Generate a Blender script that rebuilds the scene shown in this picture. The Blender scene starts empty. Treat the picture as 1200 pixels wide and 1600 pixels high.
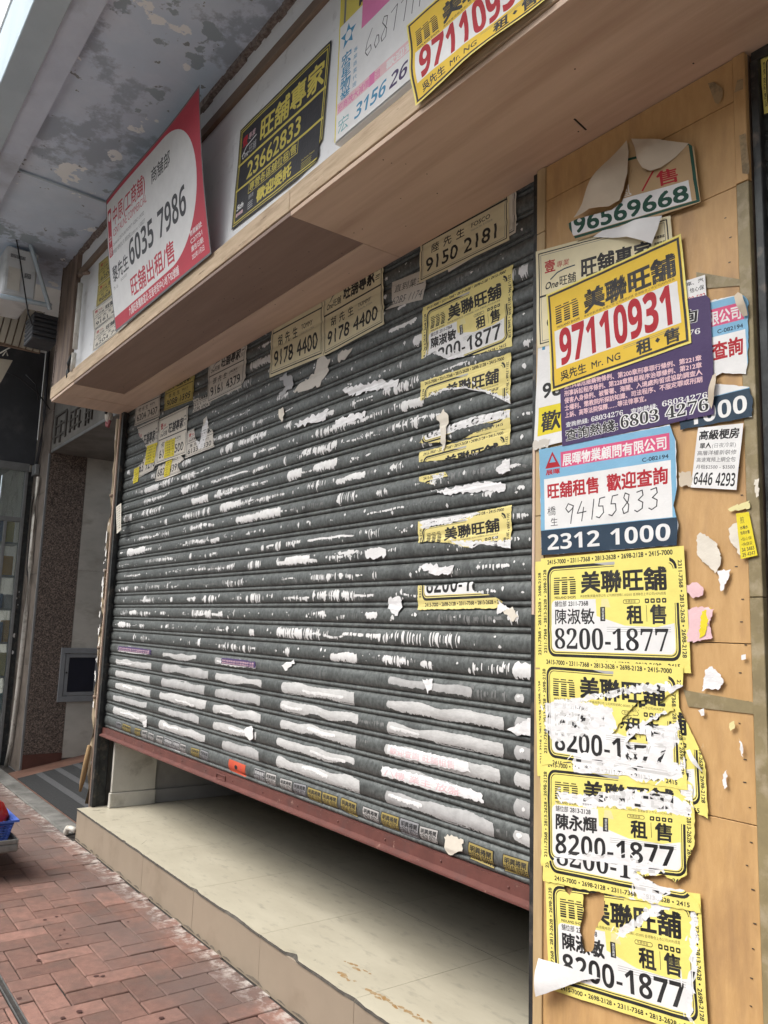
import bpy, bmesh, math, random
from mathutils import Vector, Matrix, noise
from mathutils.geometry import delaunay_2d_cdt

# ------------------------------------------------------------------ camera, sky, sun, exposure
SC = bpy.context.scene
COL = SC.collection
FOC = 1252.04
AX = Vector((0.59560967, -0.09555235, -0.79757061))   # world x, y, z axes seen from the camera
AY = Vector((0.80261064, 0.11113491, 0.58605903))
AZ = Vector((0.03263861, -0.98920108, 0.14288436))
CAMZ = 1.5
cd = bpy.data.cameras.new('camera')
cam = bpy.data.objects.new('camera', cd)
COL.objects.link(cam)
right = Vector((AX[0], AY[0], AZ[0])); down = Vector((AX[1], AY[1], AZ[1])); fwd = Vector((AX[2], AY[2], AZ[2]))
M = Matrix.Identity(4)
for r in range(3):
    M[r][0] = right[r]; M[r][1] = -down[r]; M[r][2] = -fwd[r]
M[0][3], M[1][3], M[2][3] = 0, 0, CAMZ
cam.matrix_world = M
cd.sensor_fit = 'VERTICAL'; cd.sensor_height = 36.0; cd.sensor_width = 27.0
cd.lens = FOC / 1600 * 36
cd.clip_start = 0.02; cd.clip_end = 3000
SC.camera = cam

SUN_EL, SUN_AZ = math.radians(52), math.radians(200)     # soft daylight from the open street behind the viewer
w = bpy.data.worlds.new('World'); SC.world = w; w.use_nodes = True
nt = w.node_tree; bg = nt.nodes['Background']
sky = nt.nodes.new('ShaderNodeTexSky'); sky.sky_type = 'NISHITA'; sky.sun_disc = False
sky.sun_elevation = SUN_EL; sky.sun_rotation = SUN_AZ; sky.dust_density = 4.0; sky.air_density = 1.0; sky.ozone_density = 1.0
hs = nt.nodes.new('ShaderNodeHueSaturation'); hs.inputs['Saturation'].default_value = 0.34   # bright overcast: nearly white
nt.links.new(sky.outputs[0], hs.inputs['Color']); nt.links.new(hs.outputs[0], bg.inputs[0])
bg.inputs[1].default_value = 0.13
sl = bpy.data.lights.new('sun', 'SUN'); sl.energy = 1.3; sl.angle = math.radians(40); sl.color = (1.0, 0.96, 0.9)
so = bpy.data.objects.new('sun', sl); COL.objects.link(so)
sd = Vector((math.sin(SUN_AZ) * math.cos(SUN_EL), math.cos(SUN_AZ) * math.cos(SUN_EL), math.sin(SUN_EL)))
so.rotation_euler = sd.to_track_quat('Z', 'Y').to_euler(); so.location = (-2, -6, 9)
SC.view_settings.view_transform = 'Standard'; SC.view_settings.look = 'None'
SC.view_settings.gamma = 1.0; SC.view_settings.use_curve_mapping = False
SC.view_settings.exposure = 1.12
SC.render.engine = 'CYCLES'
SC.cycles.max_bounces = 8; SC.cycles.diffuse_bounces = 5
SC.cycles.use_denoising = True

# ------------------------------------------------------------------ helpers
RND = random.Random(11)

def ray(px, py):
    c = Vector((px - 600, py - 800, FOC))
    return Vector((AX.dot(c), AY.dot(c), AZ.dot(c)))
def onY(px, py, Y):
    r = ray(px, py); t = Y / r.y
    return Vector((r.x * t, Y, CAMZ + r.z * t))
def onX(px, py, X):
    r = ray(px, py); t = X / r.x
    return Vector((X, r.y * t, CAMZ + r.z * t))
def onZ(px, py, Z):
    r = ray(px, py); t = (Z - CAMZ) / r.z
    return Vector((r.x * t, r.y * t, Z))

def put(o, parent=None):
    COL.objects.link(o)
    if parent is not None:
        o.parent = parent
        o.matrix_parent_inverse = parent_world(parent).inverted()
    return o
def parent_world(p):
    m = Matrix.Translation(p.location) @ p.rotation_euler.to_matrix().to_4x4()
    if p.parent is not None:
        m = parent_world(p.parent) @ p.matrix_parent_inverse @ m
    return m
def tag(o, label=None, cat=None, group=None, kind=None):
    if label: o['label'] = label
    if cat: o['category'] = cat
    if group: o['group'] = group
    if kind: o['kind'] = kind
    return o
def thing(name, label, cat, loc, group=None):
    e = bpy.data.objects.new(name, None); e.empty_display_size = 0.1; e.location = loc
    COL.objects.link(e)
    return tag(e, label, cat, group)
def mesh(name, vs, fs, mats, parent=None, smooth=False, mi=None):
    me = bpy.data.meshes.new(name)
    me.from_pydata([tuple(v) for v in vs], [], fs)
    for m in (mats if isinstance(mats, (list, tuple)) else [mats]): me.materials.append(m)
    if mi: me.polygons.foreach_set('material_index', mi)
    if smooth: me.polygons.foreach_set('use_smooth', [True] * len(me.polygons))
    me.update()
    return put(bpy.data.objects.new(name, me), parent)
def bm_obj(name, bm, mats, parent=None, smooth=False):
    me = bpy.data.meshes.new(name); bm.to_mesh(me); bm.free()
    for m in (mats if isinstance(mats, (list, tuple)) else [mats]): me.materials.append(m)
    if smooth: me.polygons.foreach_set('use_smooth', [True] * len(me.polygons))
    return put(bpy.data.objects.new(name, me), parent)
def bm_box(bm, x0, x1, y0, y1, z0, z1, bev=0.0, jit=0.0):
    r = bmesh.ops.create_cube(bm, size=1)
    vs = r['verts']
    for v in vs:
        v.co = Vector((x0 + (v.co.x + .5) * (x1 - x0), y0 + (v.co.y + .5) * (y1 - y0), z0 + (v.co.z + .5) * (z1 - z0)))
        if jit: v.co += Vector((RND.uniform(-jit, jit), RND.uniform(-jit, jit), RND.uniform(-jit, jit)))
    if bev:
        es = list({e for v in vs for e in v.link_edges})
        bmesh.ops.bevel(bm, geom=es, offset=bev, segments=1, affect='EDGES', profile=.6)
def box(name, x0, x1, y0, y1, z0, z1, mat, parent=None, bev=0.0, jit=0.0):
    bm = bmesh.new(); bm_box(bm, x0, x1, y0, y1, z0, z1, bev, jit)
    return bm_obj(name, bm, mat, parent)
def bm_tube(bm, pts, r, n=10, cap=True):
    pts = [Vector(p) for p in pts]; rings = []
    rr = r if isinstance(r, (list, tuple)) else [r] * len(pts)
    up = Vector((0, 0, 1))
    for i, p in enumerate(pts):
        d = (pts[min(i + 1, len(pts) - 1)] - pts[max(i - 1, 0)]).normalized()
        a = d.cross(up)
        if a.length < 1e-3: a = d.cross(Vector((0, 1, 0)))
        a.normalize(); b = d.cross(a).normalized()
        rings.append([bm.verts.new(p + (a * math.cos(2 * math.pi * k / n) + b * math.sin(2 * math.pi * k / n)) * rr[i]) for k in range(n)])
    for i in range(len(rings) - 1):
        for k in range(n):
            bm.faces.new((rings[i][k], rings[i][(k + 1) % n], rings[i + 1][(k + 1) % n], rings[i + 1][k]))
    if cap:
        bm.faces.new(rings[0][::-1]); bm.faces.new(rings[-1])
def tube(name, pts, r, mat, parent=None, n=10):
    bm = bmesh.new(); bm_tube(bm, pts, r, n)
    return bm_obj(name, bm, mat, parent, smooth=True)

# ------------------------------------------------------------------ materials
MT = {}
def mat(name, c1, c2=None, rough=.6, scale=8.0, detail=6, metal=0.0, bump=0.0, bscale=60.0, spec=.4, stretch=None, lo=.35, hi=.65, wear=None, rnd=0.0, dirt=None, trans=0.0):
    """noise-mottled surface in world space; wear=(colour, scale, threshold) adds chipped patches, dirt=(colour, scale, amount) soft grime"""
    if name in MT: return MT[name]
    m = bpy.data.materials.new(name); m.use_nodes = True
    t = m.node_tree; N = t.nodes; L = t.links
    b = N['Principled BSDF']
    b.inputs['Roughness'].default_value = rough; b.inputs['Metallic'].default_value = metal
    b.inputs['Specular IOR Level'].default_value = spec
    geo = N.new('ShaderNodeNewGeometry'); vec = geo.outputs['Position']
    if stretch:
        mp = N.new('ShaderNodeMapping'); mp.inputs['Scale'].default_value = stretch
        L.new(vec, mp.inputs['Vector']); vec = mp.outputs['Vector']
    def nz(sc, det=detail):
        n = N.new('ShaderNodeTexNoise'); n.inputs['Scale'].default_value = sc; n.inputs['Detail'].default_value = det
        n.inputs['Roughness'].default_value = .62
        L.new(vec, n.inputs['Vector']); return n.outputs['Fac']
    def mr(src, a, c):
        r = N.new('ShaderNodeMapRange'); r.inputs['From Min'].default_value = a; r.inputs['From Max'].default_value = c
        L.new(src, r.inputs['Value']); return r.outputs['Result']
    def mix(f, a, c, typ='MIX'):
        x = N.new('ShaderNodeMix'); x.data_type = 'RGBA'; x.blend_type = typ
        for s, v in ((x.inputs['Factor'], f), (x.inputs[6], a), (x.inputs[7], c)):
            if hasattr(v, 'is_linked') or hasattr(v, 'links'): L.new(v, s)
            elif isinstance(v, (int, float)): s.default_value = v
            else: s.default_value = (*v, 1)
        return x.outputs[2]
    c2 = c2 or tuple(k * .86 for k in c1)
    col = mix(mr(nz(scale), lo, hi), c1, c2)
    if rnd:
        oi = N.new('ShaderNodeObjectInfo')
        hsv = N.new('ShaderNodeHueSaturation'); L.new(col, hsv.inputs['Color'])
        r = N.new('ShaderNodeMapRange'); r.inputs['To Min'].default_value = 1 - rnd; r.inputs['To Max'].default_value = 1 + rnd
        L.new(oi.outputs['Random'], r.inputs['Value']); L.new(r.outputs['Result'], hsv.inputs['Value'])
        col = hsv.outputs['Color']
    if dirt:
        col = mix(mr(nz(dirt[1], 8), .62 - .3 * dirt[2], .72), col, dirt[0])
    if wear:
        col = mix(mr(nz(wear[1], 5), wear[2], wear[2] + .015), col, wear[0])
    L.new(col, b.inputs['Base Color'])
    if bump:
        bp = N.new('ShaderNodeBump'); bp.inputs['Strength'].default_value = bump; bp.inputs['Distance'].default_value = .01
        L.new(nz(bscale, 4), bp.inputs['Height']); L.new(bp.outputs['Normal'], b.inputs['Normal'])
    MT[name] = m; m['col'] = 1
    return m
# ------------------------------------------------------------------ surface materials
ASPH = mat('pale_bounce_road', (.30, .295, .28), (.24, .236, .225), .9, 6, bump=.3)  # road kept pale to bounce more light up to the canopy
BED = mat('joint_sand', (.055, .048, .042), (.03, .027, .025), .95, 40, bump=.4)
CONC = mat('concrete', (.22, .215, .2), (.12, .12, .112), .9, 7, bump=.3, dirt=((.07, .068, .062), 3, .7))
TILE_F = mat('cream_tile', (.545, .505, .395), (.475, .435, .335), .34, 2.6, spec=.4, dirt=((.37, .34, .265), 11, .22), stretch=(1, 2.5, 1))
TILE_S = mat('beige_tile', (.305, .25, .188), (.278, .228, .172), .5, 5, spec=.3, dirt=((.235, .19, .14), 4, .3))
TILE_EDGE = mat('shadow_tile_edge', (.10, .09, .075), (.05, .046, .04), .9, 30)  # dark colour paints the shadow line along the tile lip
GROUT = mat('grout', (.15, .135, .11), None, .95, 20)
PLASTER = mat('cream_plaster', (.62, .60, .54), (.5, .48, .43), .75, 4, bump=.1, dirt=((.3, .28, .24), 5, .3))
GREYWALL = mat('grey_plaster', (.42, .41, .40), (.34, .33, .32), .8, 3, dirt=((.2, .2, .19), 2, .4))
DARKIN = mat('unlit_room_plaster', (.09, .087, .08), None, .9, 3)  # plaster darkened to hold the room in deep shade
PLY_P = mat('pillar_plywood', (.555, .35, .155), (.445, .265, .108), .55, 9, detail=10, bump=.14, bscale=30, stretch=(4, 4, 1.0), dirt=((.36, .215, .10), 3.2, .4), lo=.28, hi=.72, wear=((.56, .44, .29), 5.5, .70))
PLY_B = mat('pale_batten', (.50, .37, .20), (.41, .29, .15), .6, 11, bump=.1, stretch=(3, 3, .35))
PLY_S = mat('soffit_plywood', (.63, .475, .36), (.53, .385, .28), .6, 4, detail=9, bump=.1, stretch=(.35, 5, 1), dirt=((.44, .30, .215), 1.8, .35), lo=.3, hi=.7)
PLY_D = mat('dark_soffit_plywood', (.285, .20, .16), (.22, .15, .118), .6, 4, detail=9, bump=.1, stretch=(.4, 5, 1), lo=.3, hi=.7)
PLY_L = mat('light_soffit_board', (.62, .475, .375), (.53, .395, .30), .6, 5, detail=9, bump=.1, stretch=(.35, 5, 1))
PLY_E = mat('plywood_edge', (.58, .45, .31), (.45, .335, .215), .7, 10, detail=9, bump=.25, stretch=(.6, 2, 5), wear=((.24, .165, .105), 12, .66), dirt=((.36, .26, .17), 5, .3))
TIMBER = mat('brown_timber', (.23, .165, .12), (.17, .12, .085), .7, 10, bump=.1, stretch=(.4, 2, 2))
UPRIGHT = mat('brown_upright', (.26, .19, .145), (.2, .145, .11), .7, 8, bump=.12, stretch=(2, 2, .4), dirt=((.1, .075, .06), 8, .5))
SIGNW = mat('white_sign_board', (.78, .79, .79), (.74, .75, .755), .45, 3, spec=.4, dirt=((.60, .60, .60), 14, .06))
FRINGE = mat('rough_brown_edge', (.13, .095, .08), (.30, .25, .22), .95, 60, bump=.6, bscale=90)
OLIVE = mat('old_tape', (.27, .22, .115), (.20, .16, .085), .55, 14, dirt=((.36, .3, .2), 22, .4))
STEEL_D = mat('dark_steel', (.055, .06, .06), (.03, .032, .033), .5, 20, metal=.5, bump=.1, dirt=((.14, .12, .1), 18, .25))
RED_BAR = mat('red_oxide_paint', (.15, .058, .047), (.11, .043, .036), .5, 10, bump=.1, wear=((.26, .15, .12), 30, .66), dirt=((.1, .05, .045), 12, .35))
WOODP = mat('weathered_post', (.235, .165, .125), (.14, .098, .074), .8, 9, bump=.3, stretch=(4, 4, .35), wear=((.5, .44, .38), 26, .66))
PVC = mat('white_pvc', (.66, .64, .58), (.55, .53, .47), .4, 10, dirt=((.3, .27, .22), 14, .3))
PVC_OLD = mat('dirty_cream_pipe', (.42, .34, .23), (.30, .235, .155), .55, 7, stretch=(1, 1, .5), wear=((.68, .65, .6), 22, .62))
STONE = mat('grey_brown_stone', (.19, .182, .165), (.145, .138, .125), .55, 5, dirt=((.11, .103, .093), 2.5, .45))
PIL = mat('brown_tile_pilaster', (.20, .17, .145), (.155, .13, .11), .45, 6, dirt=((.075, .062, .052), 4, .4))
MARBLE = mat('pale_marble', (.52, .505, .45), (.41, .40, .355), .3, 2.2, detail=10, dirt=((.32, .30, .255), 3, .3), stretch=(1, 1, 2))
TERRA = mat('terracotta_floor', (.16, .085, .06), (.11, .058, .042), .6, 9)
ALU = mat('grey_aluminium', (.30, .31, .31), (.24, .25, .25), .4, 12, metal=.6)
PANEL_G = mat('slate_grey_panel', (.055, .06, .068), (.042, .046, .052), .6, 4, dirt=((.09, .092, .095), 3, .3))
BLACK = mat('black_plastic', (.02, .021, .024), None, .5, 20)
BEAM_P = mat('beam_paint', (.60, .67, .78), (.51, .57, .68), .9, 3.5, bump=.2, wear=((.68, .69, .70), 3.4, .685), dirt=((.28, .3, .34), 1.6, .4))
BEAM_O = mat('beam_outer_paint', (.48, .57, .63), (.42, .505, .565), .9, 3, bump=.2)
FACADE = mat('white_facade', (.78, .79, .78), (.7, .72, .72), .7, 2)

def granite():
    m = mat('speckled_granite', (.20, .155, .128), (.075, .063, .054), .35, 75, detail=3, lo=.4, hi=.6)
    t = m.node_tree; N = t.nodes; L = t.links
    b = N['Principled BSDF']; src = b.inputs['Base Color'].links[0].from_socket
    v = N.new('ShaderNodeTexVoronoi'); v.inputs['Scale'].default_value = 110
    g = N.new('ShaderNodeNewGeometry'); L.new(g.outputs['Position'], v.inputs['Vector'])
    mx = N.new('ShaderNodeMix'); mx.data_type = 'RGBA'; mx.blend_type = 'OVERLAY'; mx.inputs[0].default_value = .8
    bw = N.new('ShaderNodeRGBToBW'); L.new(v.outputs['Color'], bw.inputs[0])
    L.new(src, mx.inputs[6]); L.new(bw.outputs[0], mx.inputs[7]); L.new(mx.outputs[2], b.inputs['Base Color'])
    return m
GRAN = granite()

def ceiling_mat():
    """old canopy paint: pale lavender coat pushed bluer for the cool glare, flaked in big ragged islands to a grey undercoat, white flecks where the skim shows"""
    m = bpy.data.materials.new('peeling_ceiling_paint'); m.use_nodes = True
    t = m.node_tree; N = t.nodes; L = t.links; b = N['Principled BSDF']; b.inputs['Roughness'].default_value = .92
    g = N.new('ShaderNodeNewGeometry')
    def nz(sc, det, off, rough=.6):
        mp = N.new('ShaderNodeMapping'); mp.inputs['Location'].default_value = off; L.new(g.outputs['Position'], mp.inputs[0])
        n = N.new('ShaderNodeTexNoise'); n.inputs['Scale'].default_value = sc; n.inputs['Detail'].default_value = det; n.inputs['Roughness'].default_value = rough
        L.new(mp.outputs[0], n.inputs['Vector']); return n.outputs['Fac']
    def step(s, a, w=.012):
        r = N.new('ShaderNodeMapRange'); r.inputs[1].default_value = a; r.inputs[2].default_value = a + w; L.new(s, r.inputs[0]); return r.outputs[0]
    def mix(f, a, c):
        x = N.new('ShaderNodeMix'); x.data_type = 'RGBA'; L.new(f, x.inputs[0])
        for s, v in ((x.inputs[6], a), (x.inputs[7], c)):
            if isinstance(v, tuple): s.default_value = (*v, 1)
            else: L.new(v, s)
        return x.outputs[2]
    c = mix(step(nz(2.2, 4, (0, 0, 0)), .4, .25), (.54, .65, .78), (.66, .73, .84))  # blue in the coat colours stands in for cool glare
    c = mix(step(nz(.9, 9, (4, 6, 0), .7), .44, .3), c, (.46, .54, .65))
    c = mix(step(nz(2.3, 9, (3, 1, 0), .68), .53, .05), c, (.36, .425, .51))
    c = mix(step(nz(3.1, 6, (9, 5, 0)), .60), c, (.32, .39, .45))
    c = mix(step(nz(5.5, 5, (1, 8, 0), .55), .64), c, (.82, .86, .88))
    c = mix(step(nz(13, 4, (5, 2, 0), .5), .68), c, (.24, .27, .29))
    L.new(c, b.inputs['Base Color'])
    bp = N.new('ShaderNodeBump'); bp.inputs['Strength'].default_value = .4; bp.inputs['Distance'].default_value = .02
    L.new(nz(1.7, 7, (3, 1, 0)), bp.inputs['Height']); L.new(bp.outputs[0], b.inputs['Normal'])
    return m
CEIL = ceiling_mat()

def brick_mat():
    m = mat('clay_paver', (.235, .128, .10), (.178, .097, .077), .8, 26, bump=.3, bscale=120, rnd=.3, dirt=((.12, .08, .066), 5, .5))
    t = m.node_tree; N = t.nodes; L = t.links; b = N['Principled BSDF']; src = b.inputs['Base Color'].links[0].from_socket
    g = N.new('ShaderNodeNewGeometry'); sx = N.new('ShaderNodeSeparateXYZ'); L.new(g.outputs['Position'], sx.inputs[0])
    def nz(sc, det):
        n = N.new('ShaderNodeTexNoise'); n.inputs['Scale'].default_value = sc; n.inputs['Detail'].default_value = det; n.inputs['Roughness'].default_value = .7
        L.new(g.outputs['Position'], n.inputs['Vector']); return n.outputs['Fac']
    def math_(op, a, c):
        x = N.new('ShaderNodeMath'); x.operation = op; x.use_clamp = True
        for i, v in enumerate((a, c)):
            if isinstance(v, (int, float)): x.inputs[i].default_value = v
            else: L.new(v, x.inputs[i])
        return x.outputs[0]
    def rng(s, a, c):
        r = N.new('ShaderNodeMapRange'); r.inputs[1].default_value = a; r.inputs[2].default_value = c; L.new(s, r.inputs[0]); return r.outputs[0]
    def mix(f, a, col):
        x = N.new('ShaderNodeMix'); x.data_type = 'RGBA'; L.new(f, x.inputs[0]); L.new(a, x.inputs[6]); x.inputs[7].default_value = (*col, 1); return x.outputs[2]
    grey = math_('MULTIPLY', rng(nz(2.6, 4), .40, .58), rng(sx.outputs['Y'], 1.2, 1.5))        # grubby band along the shop
    c = mix(math_('MULTIPLY', grey, .65), src, (.135, .10, .09))
    grey2 = math_('MULTIPLY', rng(sx.outputs['X'], -5.0, -6.0), .5)                            # pavers turn darker and greyer towards the doorway
    c = mix(grey2, c, (.125, .098, .088))
    salt = math_('MULTIPLY', rng(nz(16, 8), .47, .60), rng(sx.outputs['Y'], 1.63, 1.75))       # lime bloom at the foot of the step
    c = mix(math_('MULTIPLY', salt, .8), c, (.55, .52, .48))
    L.new(c, b.inputs['Base Color'])
    return m
BRICK = brick_mat()

def slat_mat():
    m = mat('galvanised_slat', (.135, .147, .141), (.058, .064, .062), .5, 62, detail=10, metal=.3, bump=.06, bscale=120, spec=.5, lo=.36, hi=.66, rnd=.07, dirt=((.052, .056, .054), 9, .3), stretch=(1, 1, .8))
    return m
SLAT = slat_mat()

# ------------------------------------------------------------------ street and pavement
tag(mesh('street', [(-400, -400, -.14), (400, -400, -.14), (400, 400, -.14), (-400, 400, -.14)], [(0, 1, 2, 3)], ASPH), kind='structure')
tag(box('kerb', -30, 12, -1.56, -1.41, -.139, -.004, CONC, bev=.012), kind='structure')
pav = tag(box('pavement', -30, 12, -1.405, 1.99, -.139, -.012, BED), kind='structure')
A = 0.1137; AYP = 0.113; X0, Y0 = -3.868, 1.188; G = .0022
def brick_mesh(w_, h_, seed):
    bm = bmesh.new(); st = RND.getstate(); RND.seed(seed)
    bm_box(bm, G, w_ - G, G, h_ - G, -.0115, 0, .0032, .0009)
    RND.setstate(st)
    me = bpy.data.meshes.new('brick'); bm.to_mesh(me); bm.free(); me.materials.append(BRICK); return me
BH = [brick_mesh(2 * A, AYP, s) for s in (1, 2, 3)]; BV = [brick_mesh(A, 2 * AYP, s) for s in (4, 5, 6)]
cells = []
for j in range(-13, 6):
    for k in range(-13, 10):
        xs = X0 - j * A + 4 * A * k; ys = Y0 + j * AYP
        cells.append((xs, ys, xs + 2 * A, ys + AYP, 0)); cells.append((xs + 2 * A, ys, xs + 3 * A, ys + 2 * AYP, 1))
def ok_cell(c):
    x0, y0, x1, y1, v = c
    if x1 < -9.4 or x0 > 2.5 or y0 < -1.35: return False
    if y0 < .897 and y1 > .873: return None                      # cut by the drain slot
    lim = 1.768 if x0 > -5.89 else 1.742
    if y1 > lim + .004: return None if y0 < lim - .03 else False # cut by the step
    return True
def cut_brick(c):
    x0, y0, x1, y1, v = c
    lim = 1.766 if x0 > -5.89 else 1.74
    y1 = min(y1, lim)
    out = []
    if y0 < .897 and y1 > .873:
        if .871 - y0 > .02: out.append((x0, y0, x1, .871))
        if y1 - .899 > .02: out.append((x0, .899, x1, y1))
    elif y1 - y0 > .012: out.append((x0, y0, x1, y1))
    return out
def shown(c):
    p = Vector(((c[0] + c[2]) / 2, (c[1] + c[3]) / 2, 0)) - Vector((0, 0, CAMZ))
    d = p.dot(fwd)
    if d < .3: return -1
    x = 600 + FOC * p.dot(right) / d; y = 800 + FOC * p.dot(down) / d
    s = 1 / d
    return s if (-90 < x < 1290 and y < 1690) else s * .001
pieces = []
for c in cells:
    r = ok_cell(c)
    if r: pieces.append((shown(c), c, None))
    elif r is None:
        for q in cut_brick(c): pieces.append((shown(q), c, q))
pieces.sort(key=lambda a: -a[0])
rest = bmesh.new()
for i, (s, c, q) in enumerate(pieces):
    dz = RND.uniform(-.0022, .0022)
    if i < 296:
        if q is None:
            me = (BV if c[4] else BH)[RND.randrange(3)]
            o = bpy.data.objects.new('brick', me); o.location = (c[0], c[1], dz)
            o.rotation_euler = (RND.uniform(-.008, .008), RND.uniform(-.008, .008), RND.uniform(-.006, .006)); put(o, pav)
        else:
            box('brick', q[0] + G, q[2] - G, q[1] + G, q[3] - G, -.0115, dz, BRICK, pav, .003)
    else:
        q = q or c[:4]
        bm_box(rest, q[0] + G, q[2] - G, q[1] + G, q[3] - G, -.0115, dz)
tag(bm_obj('brick_paving', rest, BRICK, pav), kind='stuff')
gum = bmesh.new()
for px, py in ((70, 1437), (100, 1452), (94, 1461), (105, 1474), (161, 1525), (150, 1525), (88, 1432), (124, 1580), (98, 1590), (252, 1590), (60, 1500), (200, 1440), (30, 1560)):
    c = onZ(px, py, .0035); r0 = RND.uniform(.006, .013)
    gum.faces.new([gum.verts.new(c + Vector((r0 * RND.uniform(.8, 1.2) * math.cos(q), r0 * RND.uniform(.8, 1.2) * math.sin(q), 0))) for q in [6.283 * u / 9 for u in range(9)]])
tag(bm_obj('gum_spot', gum, mat('dark_gum', (.07, .03, .026), None, .7, 30), pav), kind='stuff')
dr = tag(box('drain_channel', -12, 2.5, .8725, .8975, -.02, -.004, BED), kind='structure')
for y_ in (.8725, .8945): box('edge_strip', -12, 2.5, y_, y_ + .003, -.0035, .002, ALU, dr)
tag(box('threshold_strip', -9.0, -6.0, 1.745, 1.884, -.0115, .006, CONC, bev=.004, jit=.003), kind='structure')

# ------------------------------------------------------------------ low unseen terrace added across the street to cut low sky light
OPP = thing('shading_terrace', 'unseen low terrace added across the street to block low sky light', 'building', (-4, -10.5, 0))
RENDER_ = mat('opposite_render', (.32, .31, .29), (.26, .25, .235), .85, 1.5)
box('wall', -26, 18, -14, -10.5, -.139, 6.2, RENDER_, OPP)
box('cornice', -26.1, 18.1, -10.499, -10.2, 5.9, 6.25, RENDER_, OPP, .02)
for q in range(14): box('window', -24.5 + q * 3, -22.9 + q * 3, -10.499, -10.47, 3.6, 5.1, STEEL_D, OPP); box('shop_opening', -24.8 + q * 3, -22.4 + q * 3, -10.499, -10.475, -.1, 2.7, STEEL_D, OPP)

# ------------------------------------------------------------------ shop step
step = thing('shop_step', 'long low beige tiled step under the half raised shutter', 'step', (-3, 1.9, 0))
box('core', -5.858, 3.2, 1.782, 6.0, -.011, .184, GROUT, step)
TJ = [-5.868, -5.29, -4.587, -3.889, -3.194, -2.491, -1.79, -1.09, -.39, .31, 1.01, 1.71, 2.41, 3.11]
for i in range(len(TJ) - 1):
    box('front_tile', TJ[i] + .0008, TJ[i + 1] - .0008, 1.770 + RND.uniform(-.001, .001), 1.781, -.01, .1865, TILE_S, step, .0015)
box('side_tile', -5.868, -5.859, 1.782, 2.0, -.01, .1865, TILE_S, step, .0015)
def floor_tile(x0, x1, y0, y1, chips=False):
    """a floor tile whose front edge is chipped where the photo shows bites out of it"""
    n = 46 if chips else 1
    top = []; bot = []
    for i in range(n + 1):
        x = x0 + (x1 - x0) * i / n
        d = 0
        if chips:
            d = .004 + .007 * max(0, noise.noise((x * 5, 3, 1))) + .003 * noise.noise((x * 30, 9, 1))
            for cx, wd, dp in ((-3.87, .05, .012), (-3.42, .16, .010), (-2.93, .055, .03), (-4.9, .03, .008), (-2.5, .08, .01)):
                d += dp * max(0, 1 - abs(x - cx) / wd)
        top.append((x, y0 + d, .197)); bot.append((x, y0 + d * .4 + .001, .186))
    vs = top + bot + [(x0, y1, .197), (x1, y1, .197), (x1, y1, .186), (x0, y1, .186)]
    m_ = len(top); fs = [tuple(range(m_)) + (2 * m_ + 1, 2 * m_)]; mi = [0]
    for i in range(n): fs.append((i + 1, i, m_ + i, m_ + i + 1)); mi.append(1)
    fs += [(0, 2 * m_, 2 * m_ + 3, m_), (2 * m_ + 1, m_ - 1, 2 * m_ - 1, 2 * m_ + 2), (2 * m_, 2 * m_ + 1, 2 * m_ + 2, 2 * m_ + 3)]; mi += [0, 0, 0]
    mesh('floor_tile', vs, fs, [TILE_F, TILE_EDGE], step, mi=mi)
YJ = [1.763, 2.46, 3.157, 3.854, 4.551, 5.248, 5.945]
for i in range(len(TJ) - 1):
    for j in range(len(YJ) - 1):
        floor_tile(TJ[i] + (.0008 if i else -.004), TJ[i + 1] - .0008, YJ[j] + (.0008 if j else 0), YJ[j + 1] - .0008, j == 0 and TJ[i] < -1.5)
gr = bmesh.new(); x = -5.87
while x < 2.9:
    l_ = RND.uniform(.03, .16); h0 = RND.uniform(.003, .016)
    vv = [gr.verts.new(p) for p in ((x, 1.7688, .0), (x + l_, 1.7688, .0), (x + l_ * .8, 1.7688, h0 * RND.uniform(.4, 1)), (x + l_ * .45, 1.7688, h0), (x + l_ * .15, 1.7688, h0 * .5))]
    gr.faces.new(vv); x += l_ + RND.uniform(0, .05)
tag(bm_obj('grime_line', gr, mat('step_grime', (.12, .10, .08), (.2, .17, .135), .9, 50), step), kind='stuff')
# rust marks on the tiles (stains with a shape of their own)
RUST = mat('rust_stain', (.34, .20, .075), (.40, .31, .19), .6, 45, lo=.42, hi=.58)
rb = bmesh.new()
for (a, b_, n) in (((575, 1548), (668, 1596), 26), ((528, 1520), (552, 1534), 7), ((538, 1500), (575, 1523), 10)):
    pa, pb = onZ(*a, .1976), onZ(*b_, .1976)
    for k in range(n):
        c = pa.lerp(pb, (k + RND.random()) / n) + Vector((RND.uniform(-.008, .008), RND.uniform(-.012, .012), RND.uniform(0, .0003)))
        r0 = RND.uniform(.005, .016); ph = RND.random() * 6
        vs = [rb.verts.new(c + Vector((r0 * RND.uniform(.5, 1.9) * math.cos(q), r0 * RND.uniform(.4, .9) * math.sin(q), 0))) for q in [6.283 * u / 7 for u in range(7)]]
        rb.faces.new(vs)
tag(bm_obj('rust_stain', rb, RUST, step), kind='stuff')

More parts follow.
